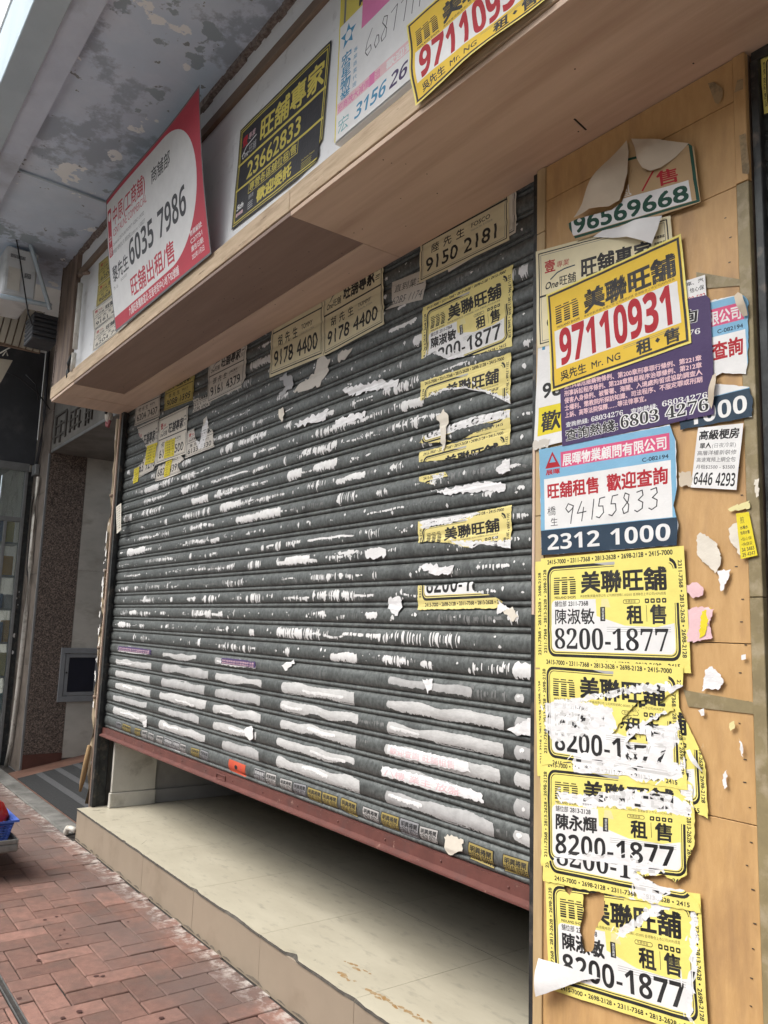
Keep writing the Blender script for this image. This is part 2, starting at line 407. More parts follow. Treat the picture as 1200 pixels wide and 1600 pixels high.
sc = bmesh.new()
for px, py, l, wd, a in ((163, 1284, .05, .004, .1), (225, 1277, .10, .003, .05), (300, 1266, .09, .003, .1), (232, 1284, .04, .004, .3), (215, 1290, .03, .003, -.2), (292, 1283, .05, .003, .1), (320, 1262, .1, .004, .0), (225, 1316, .12, .0025, -.9), (180, 1281, .06, .006, .2), (152, 1266, .08, .012, .1), (146, 1262, .06, .010, .2), (160, 1270, .05, .008, .4), (368, 1380, .012, .006, 0), (270, 1300, .03, .002, 1.2), (455, 1402, .015, .004, .5), (492, 1500, .014, .004, .2)):
    c = onZ(px, py, .1978)
    n_ = 10; up_ = []; dn_ = []
    for q in range(n_):
        f = q / (n_ - 1) - .5; ex = Vector((math.sin(a), math.cos(a), 0)); ey = Vector((ex.y, -ex.x, 0)); t_ = wd * (1 - abs(2 * f) ** 2) * RND.uniform(.4, 1.1)
        up_.append(sc.verts.new(c + ex * f * l + ey * t_)); dn_.append(sc.verts.new(c + ex * f * l - ey * t_ * RND.uniform(.3, 1)))
    for q in range(n_ - 1): sc.faces.new((up_[q], up_[q + 1], dn_[q + 1], dn_[q]))
tag(bm_obj('scuff_mark', sc, mat('dark_scuff', (.30, .27, .21), (.20, .18, .14), .7, 40), step), kind='stuff')

# ------------------------------------------------------------------ room behind the shutter
room = thing('shop_room', 'dark empty shop interior seen under the shutter', 'room', (-2, 4, .197))
box('side_wall', -6.0, -5.80, 2.02, 5.98, .19, 3.4, GREYWALL, room)
box('door_jamb', -5.799, -5.771, 1.965, 2.28, .30, 3.2, PLASTER, room, .003)
box('skirting', -5.80, -5.763, 1.955, 2.283, .198, .297, PLASTER, room, .003)
for a in range(5): box('skirting', -5.799, -5.782, 2.287 + a * .6, 2.884 + a * .6, .198, .292, GREYWALL, room, .002)
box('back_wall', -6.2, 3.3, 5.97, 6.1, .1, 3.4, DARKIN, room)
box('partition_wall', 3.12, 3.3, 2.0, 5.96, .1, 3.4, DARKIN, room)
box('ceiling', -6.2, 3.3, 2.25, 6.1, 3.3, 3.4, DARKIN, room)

# ------------------------------------------------------------------ roller shutters
PITCH = .0842; ZB = .738; SH_Y = 1.9145      # back plane of the slats
def prof(t):
    """outward bulge of the slat curtain at height fraction t (0 = lower edge)"""
    if t < .25: return -.003 + .0098 * math.sin(math.pi * t / .25) ** .6
    u = (t - .25) / .75
    return -.003 + .0155 * math.sin(math.pi * min(1, max(0, u ** .9))) ** .42
def slat_mesh(L_):
    ts = [0, .015, .05, .09, .125, .16, .2, .235, .25, .262, .29, .34, .42, .52, .62, .72, .80, .87, .925, .965, .985, 1]
    vs = []; fs = []
    nx = 8
    for t in ts:
        for i in range(nx + 1): vs.append((L_ * i / nx, -prof(t), t * PITCH))
    for a in range(len(ts) - 1):
        for i in range(nx): fs.append((a * (nx + 1) + i, a * (nx + 1) + i + 1, (a + 1) * (nx + 1) + i + 1, (a + 1) * (nx + 1) + i))
    me = bpy.data.meshes.new('slat'); me.from_pydata(vs, [], fs); me.materials.append(SLAT)
    me.polygons.foreach_set('use_smooth', [True] * len(fs)); return me
def shutter(x0, x1, kb, kt, label, loc, zb=ZB):
    t = thing('roller_shutter', label, 'shutter', loc)
    me = slat_mesh(x1 - x0)
    for k in range(kb, kt):
        o = bpy.data.objects.new('slat', me); o.location = (x0, SH_Y + RND.uniform(-.0003, .0003), zb + k * PITCH)
        o.rotation_euler = (RND.uniform(-.003, .003), 0, 0); put(o, t)
    return t
SH = shutter(-5.862, -1.70, 0, 28, 'wide dark galvanised roller shutter half raised and covered in torn paper', (-3.8, 1.91, ZB))
# bottom bar: red oxide angle with a lock slot
bm = bmesh.new()
sec = [(1.893, .737), (1.893, .700), (1.872, .690), (1.872, .683), (1.925, .683), (1.925, .737)]
L0, L1 = -5.872, -1.735
va = [bm.verts.new((L0, y, z)) for y, z in sec]; vb = [bm.verts.new((L1, y, z)) for y, z in sec]
for i in range(6): bm.faces.new((va[i], va[(i + 1) % 6], vb[(i + 1) % 6], vb[i]))
bm.faces.new(va[::-1]); bm.faces.new(vb)
bar = bm_obj('bottom_bar', bm, RED_BAR, SH)
lk = onY(345, 1210, 1.891)
bm = bmesh.new()
bm_box(bm, lk.x - .055, lk.x + .055, 1.888, 1.8925, .722, .728, .001); bm_box(bm, lk.x - .055, lk.x + .055, 1.888, 1.8925, .699, .705, .001)
bm_box(bm, lk.x - .055, lk.x - .047, 1.888, 1.8925, .7052, .7218, .001); bm_box(bm, lk.x + .047, lk.x + .055, 1.888, 1.8925, .7052, .7218, .001)
bm_obj('lock_slot', bm, RED_BAR, bar)
for q in range(13):
    x = -5.7 + q * .32
    bm = bmesh.new(); bmesh.ops.create_uvsphere(bm, u_segments=8, v_segments=5, radius=.0045, matrix=Matrix.Translation((x, 1.8925, .718)))
    bm_obj('rivet', bm, RED_BAR, bar, True)
box('guide_rail', -5.905, -5.85, 1.862, 1.888, .198, 3.03, STEEL_D, SH, .002); box('guide_rail', -5.91, -5.868, 1.889, 1.955, .198, 3.03, STEEL_D, SH)
box('guide_rail', -1.752, -1.727, 1.868, 1.895, .198, 3.03, STEEL_D, SH, .002); box('guide_rail', -1.74, -1.725, 1.896, 1.955, .198, 3.03, STEEL_D, SH)
SH2 = shutter(-.98, 3.0, -6, 28, 'closed dark roller shutter at the right edge beyond the plywood pillar', (1, 1.91, .2), ZB + .03)
box('guide_rail', -.994, -.972, 1.872, 1.888, .198, 3.0, STEEL_D, SH2, .002); box('guide_rail', -.999, -.978, 1.889, 1.955, .198, 3.03, STEEL_D, SH2)
box('head_plate', -.992, 3.0, 1.878, 1.893, 3.0, 3.028, STEEL_D, SH2)

# ------------------------------------------------------------------ plywood pillar between the shutters
P = thing('plywood_pillar', 'wide plywood clad pillar covered with letting posters between two shutters', 'pillar', (-1.36, 2.0, .197))
box('core', -1.7235, -1.0, 1.876, 2.3, .198, 3.028, TIMBER, P)
PF = 1.86
zj = [.198, 1.074, 1.49, 2.665, 2.905, 3.028]
for i in range(5): box('panel', -1.688, -1.034, PF + RND.uniform(0, .0012), 1.8755, zj[i] + .001, zj[i + 1] - .001, PLY_P, P, .001)
for z0, z1 in ((.198, 1.86), (1.862, 2.80), (2.803, 3.028)): box('batten', -1.7245, -1.689, PF - .004, 1.8755, z0, z1, PLY_B, P, .0015)
for z0, z1 in ((.198, 1.60), (1.602, 2.665), (2.668, 3.028)): box('batten', -1.033, -1.0, PF - .003, 1.8755, z0, z1, OLIVE if z1 < 2.9 else PLY_P, P, .0015)
box('edge_strip', -1.7365, -1.7255, 1.855, 1.867, 1.555, 2.085, PLY_L, P, .001)
STAPLE = mat('staple_steel', (.09, .08, .07), None, .5, 10, metal=.5)
bm = bmesh.new()
for q in range(34):
    z = .55 + q * .062 + RND.uniform(-.015, .015)
    for x in ([-1.06] if q % 3 else [-1.06, -1.30]):
        x += RND.uniform(-.012, .012); s = RND.uniform(.004, .008)
        bm_box(bm, x, x + s, PF - .0012, PF - .0002, z, z + .0022)
tag(bm_obj('staple', bm, STAPLE, P), kind='stuff')
TAPES = [((1068, 1078), (1182, 1098), (1180, 1116), (1075, 1104)), ((1088, 425), (1160, 437), (1158, 446), (1088, 452))]
def px_poly(name, pts, Y, m, parent, off=.0):
    vs = [onY(x, y, Y - off) for x, y in pts]
    return mesh(name, vs, [tuple(range(len(vs)))], m, parent)
for tp in TAPES: px_poly('tape_remnant', tp, PF, OLIVE, P, .0025)
GLUE = mat('dark_glue_residue', (.20, .15, .085), (.36, .26, .14), .7, 38, lo=.4, hi=.56)
for pts in (((1106, 130), (1116, 128), (1129, 138), (1129, 152), (1122, 163), (1117, 160)), ((1152, 125), (1161, 123), (1161, 139), (1147, 145)), ((1155, 212), (1165, 208), (1171, 262), (1170, 272), (1160, 271))):
    px_poly('glue_mark', pts, PF, GLUE, P, .0045)

# ------------------------------------------------------------------ plywood sign box above the shutter
F = thing('plywood_sign_box', 'projecting plywood sign box with white front boards above the shutter', 'sign box', (-2.5, 1.6, 3.03))
ZS = 3.03
def soff(x0, x1, y0, y1, m, dz=0.0): box('soffit_board', x0 + .001, x1 - .001, y0 + .001, y1 - .001, ZS + dz, ZS + .019, m, F, .001)
soff(-5.95, -5.665, 1.368, 1.897, PLY_L); soff(-5.665, -5.387, 1.368, 1.897, PLY_L, .0015)
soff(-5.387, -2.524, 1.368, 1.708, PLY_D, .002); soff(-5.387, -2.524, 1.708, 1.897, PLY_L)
soff(-2.524, -.31, 1.368, 1.897, PLY_S); soff(-.31, 2.1, 1.368, 1.897, PLY_S, .001); soff(2.1, 3.3, 1.368, 1.897, PLY_S)
soff(-1.7, 3.2, 1.897, 1.93, PLY_S)
for x0, x1 in ((-5.975, -2.53), (-2.527, .4), (.403, 3.3)): box('edge_board', x0, x1, 1.364, 1.405, ZS + .022, 3.142, PLY_E, F, .002)
SY = 1.405
for x0, x1 in ((-5.6, -3.16), (-3.158, -.72), (-.718, 1.72), (1.722, 3.3)): box('sign_panel', x0, x1, SY, SY + .012, 3.1425, 3.70, SIGNW, F, .001)
for x0, x1 in ((-5.6, -4.4), (-4.398, -1.9), (-1.898, .6), (.602, 3.3)): box('sign_panel', x0, x1, SY + .001, SY + .012, 3.7015, 3.858, SIGNW, F, .001)
box('batten', -5.6, 3.3, SY - .018, SY + .01, 3.859, 3.912, TIMBER, F, .003)
for x0, x1 in ((-5.6, -3.27), (-3.268, -.8), (-.798, 3.3)): box('upper_panel', x0, x1, SY, SY + .01, 3.913, 4.036, SIGNW, F, .001)
bm = bmesh.new()
x = -5.98
while x < 3.2:
    wd = RND.uniform(.03, .11); bm_box(bm, x, x + wd, SY - .022 - RND.uniform(0, .006), SY + .011, 4.037 - RND.uniform(.0, .016), 4.0595); x += wd + .0008
bm_obj('rough_edge', bm, FRINGE, F)
box('upright', -5.97, -5.61, SY - .03, SY + .03, 3.143, 4.036, UPRIGHT, F, .003)
bm = bmesh.new(); z = 3.15
while z < 4.02:
    h_ = RND.uniform(.02, .06); bm_box(bm, -5.985 - RND.uniform(0, .008), -5.9705, SY - .034, SY + .02, z, z + h_); z += h_ + .0008
bm_obj('rough_edge', bm, FRINGE, F)
box('core', -5.96, 3.3, SY + .0315, 2.4, 3.055, 4.055, TIMBER, F)
pp = [onY(x, y, 1.365) for x, y in ((126, 443), (121, 500), (117, 545))]
tube('conduit', pp, .017, PVC, F); tube('conduit_bend', [onY(x, y, 1.37) for x, y in ((112, 556), (107, 568), (106, 580), (106, 590))], .013, STEEL_D, F)
tube('conduit_end', [onY(x, y, 1.365) for x, y in ((116, 552), (113, 580))], .016, PVC, F)
tube('conduit_stub', [onY(x, y, 1.365) for x, y in ((124, 428), (138, 426))], .013, UPRIGHT, F)
bm = bmesh.new()   # nail holes, scratches on the soffit
for q in range(46):
    x, y = RND.uniform(-5.3, -.9), RND.uniform(1.39, 1.84); s = RND.uniform(.0018, .004)
    bm_box(bm, x, x + s, y, y + s, ZS - .0012, ZS - .0002)
a_, b_ = onZ(897, 186, ZS - .001), onZ(915, 203, ZS - .001)
for u in range(9):
    c = a_.lerp(b_, u / 9); bm_box(bm, c.x - .0025, c.x + .0025, c.y, c.y + .009, ZS - .0012, ZS - .0003)
tag(bm_obj('nail_hole', bm, BLACK, F), kind='stuff')

# ------------------------------------------------------------------ canopy over the pavement
C = thing('concrete_canopy', 'concrete canopy overhead with badly peeling paint', 'canopy', (-1.6, 1.4, 4.06))
box('slab', -6.42, 3.5, .785, 2.6, 4.06, 4.3, CEIL, C)
box('beam', -6.42, 3.5, .66, .784, 4.0, 4.3, BEAM_P, C, .004); box('beam_lip', -6.42, 3.5, .535, .659, 3.975, 4.34, BEAM_O, C, .004)
tube('conduit', [onZ(30, 266, 4.05), onZ(100, 292, 4.05), onZ(172, 318, 4.05)], .008, BEAM_O, C)
# ------------------------------------------------------------------ doorway of the neighbouring building
EX = -8.485
def zr(y): return .007 + max(0, y - 1.885) * .185
D = thing('building_doorway', 'recessed stone doorway with speckled granite jamb left of the shutter', 'doorway', (-7.3, 2.1, 0))
box('lintel', -9.065, -6.01, 2.0, 2.9, 3.163, 4.9, STONE, D)
box('lintel_trim', EX + .012, -6.01, 1.992, 1.9995, 3.150, 3.178, ALU, D)
box('pilaster', -9.065, EX - .014, 2.0, 3.9, -.01, 3.162, STONE, D)
for z0, z1 in ((.0, .42), (.423, 1.02), (1.023, 1.92), (1.923, 2.75), (2.753, 3.6), (3.603, 4.5)): box('pilaster_tile', -9.06, EX - .03 if z1 < 3.2 else -8.5, 1.984, 1.9995, z0 + .001, z1, PIL, D, .002)
box('edge_strip', EX - .028, EX - .002, 1.980, 1.999, .0, 3.149, ALU, D, .002)
box('granite_jamb', EX - .0135, EX, 2.0, 2.362, .17, 3.161, GRAN, D)
SK = mat('red_brown_skirting', (.12, .05, .038), (.09, .04, .03), .45, 9)
box('skirting', EX - .0135, EX + .004, 2.0, 2.364, .0, .168, SK, D)
for z0, z1 in ((.115, .66), (.662, 1.98), (1.982, 3.16)):
    for y0, y1 in ((2.365, 3.1), (3.102, 3.86)): box('marble_panel', EX - .0135, EX - .002, y0, y1, z0, z1, MARBLE, D, .001)
box('back_wall', EX, -6.0, 3.86, 3.9, .1, 3.162, STONE, D)
vs = [(EX - .01, 1.886, .006), (-6.002, 1.886, .006), (-6.002, 3.85, zr(3.85)), (EX - .01, 3.85, zr(3.85))]
mesh('ramp', vs + [(a, b, -.02) for a, b, c in vs], [(0, 1, 2, 3), (1, 0, 4, 5), (2, 1, 5, 6), (3, 2, 6, 7), (0, 3, 7, 4)], TERRA, D)
box('return_wall', -6.0, -5.965, 1.99, 2.02, -.01, 3.162, STONE, D)
# worn raised characters on the lintel: only their dark strokes can be made out
CHAR = mat('dark_relief_stroke', (.080, .075, .066), None, .6, 20)
def strokes(px0, py0, px1, py1, seed):
    r = random.Random(seed); bm = bmesh.new()
    a, b = onY(px0, py0, 2.0), onY(px1, py1, 2.0)
    W_, H_ = b.x - a.x, a.z - b.z
    for k in range(3): z = b.z + H_ * (.2 + .3 * k); x = a.x + W_ * r.uniform(0, .15); bm_box(bm, x, x + W_ * r.uniform(.7, .85), 1.987, 2.0, z, z + H_ * .05)
    for k in range(3): x = a.x + W_ * (.12 + .34 * k); z = b.z + H_ * r.uniform(0, .1); bm_box(bm, x, x + W_ * .08, 1.9855, 2.0, z, z + H_ * r.uniform(.6, .85))
    bm_obj('relief_character', bm, CHAR, D)
strokes(87, 645, 106, 684, 1); strokes(110, 640, 127, 668, 2); strokes(135, 630, 146, 658, 3)
# meter cabinet
MB_ = thing('meter_cabinet', 'grey metal cabinet with dark panel set in the marble doorway wall', 'cabinet', (EX, 2.46, .667))
GREYP = mat('grey_cabinet_paint', (.24, .255, .265), (.2, .213, .222), .5, 9)
NAVY = mat('dark_navy_panel', (.010, .013, .026), None, .35, 9)
y0, y1, z0, z1 = 2.268, 2.70, .662, 1.195
bm = bmesh.new()
for q in ((y0, y1, z0, z0 + .055), (y0, y1, z1 - .055, z1), (y0, y0 + .045, z0 + .0555, z1 - .0555), (y1 - .045, y1, z0 + .0555, z1 - .0555)): bm_box(bm, EX - .001, EX + .022, q[0], q[1], q[2], q[3], .002)
bm_obj('frame', bm, GREYP, MB_)
bm = bmesh.new()
for q in ((y0 + .05, y1 - .05, z0 + .06, z0 + .095), (y0 + .05, y1 - .05, z1 - .095, z1 - .06), (y0 + .05, y0 + .085, z0 + .0955, z1 - .0955), (y1 - .085, y1 - .05, z0 + .0955, z1 - .0955)): bm_box(bm, EX - .001, EX + .016, q[0], q[1], q[2], q[3], .001)
dr_ = bm_obj('door', bm, GREYP, MB_)
box('door_panel', EX - .001, EX + .009, y0 + .086, y1 - .086, z0 + .096, z1 - .096, NAVY, dr_)
bm = bmesh.new(); bmesh.ops.create_cone(bm, cap_ends=True, segments=12, radius1=.009, radius2=.008, depth=.008, matrix=Matrix.Translation((EX + .02, y0 + .067, .95)) @ Matrix.Rotation(math.pi / 2, 4, 'Y'))
bm_obj('lock', bm, STEEL_D, dr_)
# mat on the ramp
MAT_D = mat('charcoal_mat', (.026, .027, .028), (.018, .019, .02), .95, 90, bump=.3)
MAT_L = mat('grey_mat_stripe', (.075, .077, .08), (.055, .056, .06), .95, 90, bump=.3)
EM = thing('entrance_mat', 'charcoal doormat with grey stripes on the doorway ramp', 'mat', (-7.2, 2.2, zr(2.2)))
def ramp_slab(name, x0, x1, a, b, h, m, par):
    vs = [(x0, a, zr(a) + h), (x1, a, zr(a) + h), (x1, b, zr(b) + h), (x0, b, zr(b) + h), (x0, a, zr(a)), (x1, a, zr(a)), (x1, b, zr(b)), (x0, b, zr(b))]
    mesh(name, vs, [(0, 1, 2, 3), (1, 0, 4, 5), (2, 1, 5, 6), (3, 2, 6, 7), (0, 3, 7, 4)], m, par)
ramp_slab('base', -8.15, -6.28, 1.892, 2.86, .006, MAT_D, EM)
for k in range(5): ramp_slab('stripe', -8.146, -6.284, 2.045 + k * .165, 2.10 + k * .165, .0075, MAT_L, EM)
# timber post, old pipe, sensor at the left end of the shutter
TP = thing('door_post', 'weathered brown timber post beside the left end of the shutter', 'post', (-5.93, 1.9, .197))
box('post', -5.952, -5.9075, 1.868, 1.965, .198, 3.028, WOODP, TP, .006, .002)
box('back_strip', -6.06, -5.953, 1.905, 1.985, .0, 3.028, WOODP, TP, .004, .002)
box('front_strip', -5.905, -5.893, 1.850, 1.8615, .8, 3.02, PLY_L, TP, .001)
PI = thing('drain_pipe', 'dirty cream drainpipe with paper scraps running down the timber post', 'pipe', (-5.985, 1.872, .2))
pts = [(-5.984 + .004 * math.sin(q * 1.7), 1.876, .2 + q * .2) for q in range(15)]
tube('pipe', pts, .022, PVC_OLD, PI, 12)
for z in (.93, 1.28, 1.84, 2.4): tube('pipe_bracket', [(-5.984, 1.876, z), (-5.984, 1.876, z + .02)], .027, TIMBER, PI, 12)
PAPER = mat('torn_white_paper', (.76, .75, .72), (.66, .65, .62), .8, 30, bump=.15, bscale=90)
bm = bmesh.new()
for q in range(26):
    z = RND.uniform(.75, 2.2); x = -5.984 + RND.uniform(-.012, .02); s = RND.uniform(.006, .014); h_ = RND.uniform(.012, .06)
    vv = [bm.verts.new((x + dx * s, 1.8515 - RND.uniform(.0, .002), z + dz * h_)) for dx, dz in ((-1, 0), (.6, -.2), (1, .6), (.3, 1), (-.7, .8))]
    bm.faces.new(vv)
tag(bm_obj('paper_scrap', bm, PAPER, PI), kind='stuff')
TAN = mat('torn_tan_wrap', (.34, .225, .11), (.24, .155, .075), .8, 14, bump=.3, stretch=(3, 3, .6))
for pts, rr in ((((-5.975, 1.848, .60), (-5.99, 1.842, .48), (-6.02, 1.836, .36), (-6.045, 1.832, .275)), (.012, .02, .019, .009)),): tube('loose_wrap', pts, list(rr), TAN, PI, 8)
SE = thing('door_sensor', 'small white round camera at the head of the timber post', 'camera', onY(170, 650, 1.85))
c = onY(170, 650, 1.845)
bm = bmesh.new(); bmesh.ops.create_uvsphere(bm, u_segments=16, v_segments=10, radius=1, matrix=Matrix.Translation(c) @ Matrix.Diagonal((.034, .03, .052, 1)))
bm_obj('housing', bm, PVC, SE, True)
bm = bmesh.new(); bmesh.ops.create_uvsphere(bm, u_segments=12, v_segments=8, radius=.014, matrix=Matrix.Translation(c + Vector((.012, -.026, .02))))
bm_obj('lens', bm, BLACK, SE, True)
PINK = mat('faded_red_plastic', (.32, .10, .11), (.25, .08, .085), .6, 20)
tube('red_bracket', [c + Vector((-.03, .0, -.03)), c + Vector((-.012, -.006, -.075)), c + Vector((.02, -.004, -.09)), c + Vector((.036, .0, -.04))], .012, PINK, SE, 8)
# overflow elbow at the foot of the step
EL = tube('overflow_pipe', [(-5.862, 1.765, .055), (-5.93, 1.752, .056), (-5.965, 1.745, .05), (-5.978, 1.74, .03), (-5.98, 1.738, .006)], .018, PVC, None, 12)
tag(EL, 'short white plastic overflow elbow at the foot of the step', 'pipe')

# ------------------------------------------------------------------ next shop, its side faces the viewer
NX = -9.07
N_ = thing('neighbour_shop', 'next shop at the left edge with grey panel above a glazed side', 'shop', (NX, 1.6, 0))
box('sign_panel', NX - .05, NX, .3, 1.979, 3.112, 5.2, PANEL_G, N_)
box('head_rail', NX - .06, NX + .02, .3, 1.93, 3.028, 3.11, ALU, N_, .003)
box('dark_jamb', NX - .05, NX + .002, 1.927, 1.979, -.01, 3.026, STEEL_D, N_)
box('window_frame', NX - .05, NX + .015, 1.895, 1.9255, .02, 3.027, ALU, N_, .003)
box('transom', NX - .04, NX + .008, .3, 1.894, 2.48, 2.53, ALU, N_, .003); box('window_sill', NX - .05, NX + .01, .3, 1.894, .02, .3, STEEL_D, N_)
box('door_stile', NX - .04, NX + .008, 1.735, 1.765, .301, 2.479, ALU, N_, .003)
def glass():
    m = bpy.data.materials.new('shop_glass'); m.use_nodes = True
    b = m.node_tree.nodes['Principled BSDF']; b.inputs['Base Color'].default_value = (.75, .82, .82, 1); b.inputs['Roughness'].default_value = .03
    b.inputs['Transmission Weight'].default_value = .92; b.inputs['IOR'].default_value = 1.3
    return m
GLASS = glass()
box('glass_pane', NX - .016, NX - .008, .3, 1.734, .301, 2.479, GLASS, N_); box('glass_pane', NX - .016, NX - .008, 1.766, 1.8945, .301, 2.479, GLASS, N_); box('glass_pane', NX - .016, NX - .008, .3, 1.8945, 2.531, 3.027, GLASS, N_)
box('inner_wall', NX - 1.6, NX - 1.55, .3, 1.95, .0, 3.4, GREYWALL, N_); box('inner_side', NX - 1.55, NX - .06, 1.96, 2.0, .0, 3.4, PLASTER, N_); box('inner_ceiling', NX - 1.55, NX - .06, .3, 1.95, 3.2, 3.4, GREYWALL, N_)
GC = [mat('goods_%d' % i, c, None, .6, 12) for i, c in enumerate(((.6, .34, .08), (.55, .12, .06), (.7, .7, .66), (.12, .2, .34), (.62, .52, .2), (.08, .25, .28), (.5, .5, .5)))]
SHELF = thing('display_shelf', 'shelf of colourful packets behind the glass of the next shop', 'shelf', (NX - .3, 1.6, .3))
for z in (.5, .85, 1.2, 1.55, 1.9, 2.25): box('board', NX - .42, NX - .12, .9, 1.93, z, z + .02, ALU, SHELF)
r_ = random.Random(3)
pk = 0
ZN = {.52: 'lowest', .87: 'second lowest', 1.22: 'third lowest', 1.57: 'third highest', 1.92: 'second highest', 2.27: 'topmost'}
for z in ZN:
    y = 1.36; n_ = 0
    while y < 1.88:
        wd = r_.uniform(.07, .14); h_ = r_.uniform(.14, .27); g_ = r_.randrange(7)
        bm = bmesh.new(); bm_box(bm, NX - .36, NX - r_.uniform(.14, .2), y, y + wd, z, z + h_, .008)
        o = bm_obj('packet', bm, GC[g_]); n_ += 1
        tag(o, '%s packet on the %s shelf behind the glass, %s from the left' % (('orange', 'red', 'white', 'blue', 'yellow', 'teal', 'grey')[g_], ZN[z], ('first', 'second', 'third', 'fourth', 'fifth', 'sixth', 'seventh', 'eighth')[n_ - 1]), 'packet', 'packets behind the shop glass')
        y += wd + .012
# white smears on the dark jamb
bm = bmesh.new()
for px, py, s in ((22, 993, .022), (20, 1020, .02), (26, 935, .01), (30, 925, .008), (28, 945, .008), (16, 990, .012)):
    c = onX(px, py, NX + .0035); vv = [bm.verts.new(c + Vector((0, s * RND.uniform(.3, .6) * math.cos(q), s * RND.uniform(.7, 1.6) * math.sin(q)))) for q in [6.283 * u / 9 for u in range(9)]]; bm.faces.new(vv)
tag(bm_obj('paper_residue', bm, PAPER, N_), kind='stuff')
CO = thing('wall_conduit', 'pale conduit with a junction box running down the brown pilaster', 'conduit', (-9.0, 1.96, 0))
tube('pipe', [onY(x, y, 1.955) for x, y in ((60, 745), (57, 770), (53, 810), (47, 880), (40, 960), (27, 1080), (17, 1160), (9, 1198))], .019, PVC, CO)
cj = onY(56, 735, 1.955); box('junction_box', cj.x - .09, cj.x + .06, 1.935, 1.9775, cj.z - .055, cj.z + .06, ALU, CO, .004)
tube('upper_pipe', [onY(x, y, 1.955) for x, y in ((76, 548), (72, 600), (69, 650), (64, 690), (57, 726))], .017, PANEL_G, CO)
tube('cable', [onY(x, y, 1.95) for x, y in ((59, 745), (50, 790), (45, 850), (42, 890), (44, 902))], .006, BLACK, CO, 6)

# ------------------------------------------------------------------ air conditioner and clutter under the far end of the canopy
AXX = -5.78
AC = thing('air_conditioner', 'white air conditioner unit hung under the canopy at the left edge', 'air conditioner', onX(30, 460, AXX))
ACW = mat('ac_white', (.62, .64, .64), (.55, .57, .58), .5, 6, dirt=((.35, .37, .38), 5, .4))
p1, p2, p3, p4 = onX(12, 361, AXX), onX(63, 376, AXX), onX(38, 461, AXX), onX(3, 456, AXX)
yA, yB, zT, zBt = p4.y, p2.y, min(4.03, p1.z), p4.z
box('casing', AXX - .5, AXX, yA, yB, zBt, zT, ACW, AC, .012)
box('side_panel', AXX + .0005, AXX + .006, yA + .015, yA + (yB - yA) * .52, zBt + .02, zT - .1, ACW, AC, .004)
box('lower_panel', AXX + .0065, AXX + .010, yA + .025, yA + (yB - yA) * .5, zBt + .03, zBt + .19, PLASTER, AC, .003)
STK = mat('dark_sticker', (.09, .1, .11), (.3, .31, .32), .6, 160, lo=.45, hi=.55)
box('rating_label', AXX + .0005, AXX + .003, yA + (yB - yA) * .62, yA + (yB - yA) * .82, zBt + .14, zBt + .175, STK, AC)
box('top_label', AXX + .0005, AXX + .003, yA + .03, yA + (yB - yA) * .6, zT - .08, zT - .055, STK, AC)
BR = thing('steel_bracket', 'rusty steel hanging bracket carrying the air conditioner', 'bracket', onX(60, 470, AXX))
def bar_(name, a, b, wd, m, par):
    tube(name, [a, b], wd, m, par, 4)
bar_('strut', onX(24, 303, AXX + .03), onX(78, 484, AXX + .03), .016, BEAM_O, BR)
bar_('base_rail', onX(0, 462, AXX + .02), onX(80, 478, AXX + .02), .018, BEAM_O, BR)
bar_('rod', onX(6, 300, AXX + .03), onX(0, 350, AXX + .03), .006, BEAM_O, BR)
tube('cable', [onX(x, y, AXX + .05) for x, y in ((22, 330), (25, 370), (32, 410), (38, 450), (44, 490), (51, 508))], .005, BLACK, BR, 6)
LB = thing('louvre_box', 'black louvred box below the air conditioner bracket', 'vent box', onX(72, 535, -6.0))
q1, q2 = onX(53, 486, -6.0), onX(90, 537, -6.0)
for k in range(6):
    z = q2.z + (q1.z - q2.z) * k / 6
    box('louvre', -6.25, -6.0 + (.006 if k % 2 else 0), q1.y, q2.y, z + .002, z + (q1.z - q2.z) / 6 - .004, PANEL_G, LB, .006)
box('body', -6.24, -6.012, q1.y + .01, q2.y - .01, q2.z + .005, q1.z - .005, BLACK, LB)
# cream ribbed board beyond
RIB = thing('ribbed_board', 'cream board with slanting grooves under the air conditioner', 'board', onX(30, 520, -6.6))
CREAM = mat('cream_board', (.52, .475, .38), (.46, .42, .335), .6, 8, dirt=((.3, .27, .22), 4, .3))
a, b, c_, d_ = onX(-30, 468, -6.6), onX(70, 488, -6.6), onX(70, 552, -6.6), onX(-30, 525, -6.6)
N8 = 9
for k in range(N8):
    f0, f1 = k / N8 + .012, (k + 1) / N8 - .012
    sh = .16
    def P_(u, v):
        u = min(1, max(0, u + sh * (.5 - v)))
        top = a.lerp(b, u); bot = d_.lerp(c_, u); return top.lerp(bot, v)
    q = [P_(f0, 0), P_(f1, 0), P_(f1, 1), P_(f0, 1)]
    mesh('rib', q + [v + Vector((-.02, 0, 0)) for v in q], [(0, 3, 2, 1), (0, 1, 5, 4), (1, 2, 6, 5), (2, 3, 7, 6), (3, 0, 4, 7)], CREAM, RIB)
box('backing', -6.65, -6.621, a.y, b.y, min(c_.z, d_.z), max(a.z, b.z), TIMBER, RIB)
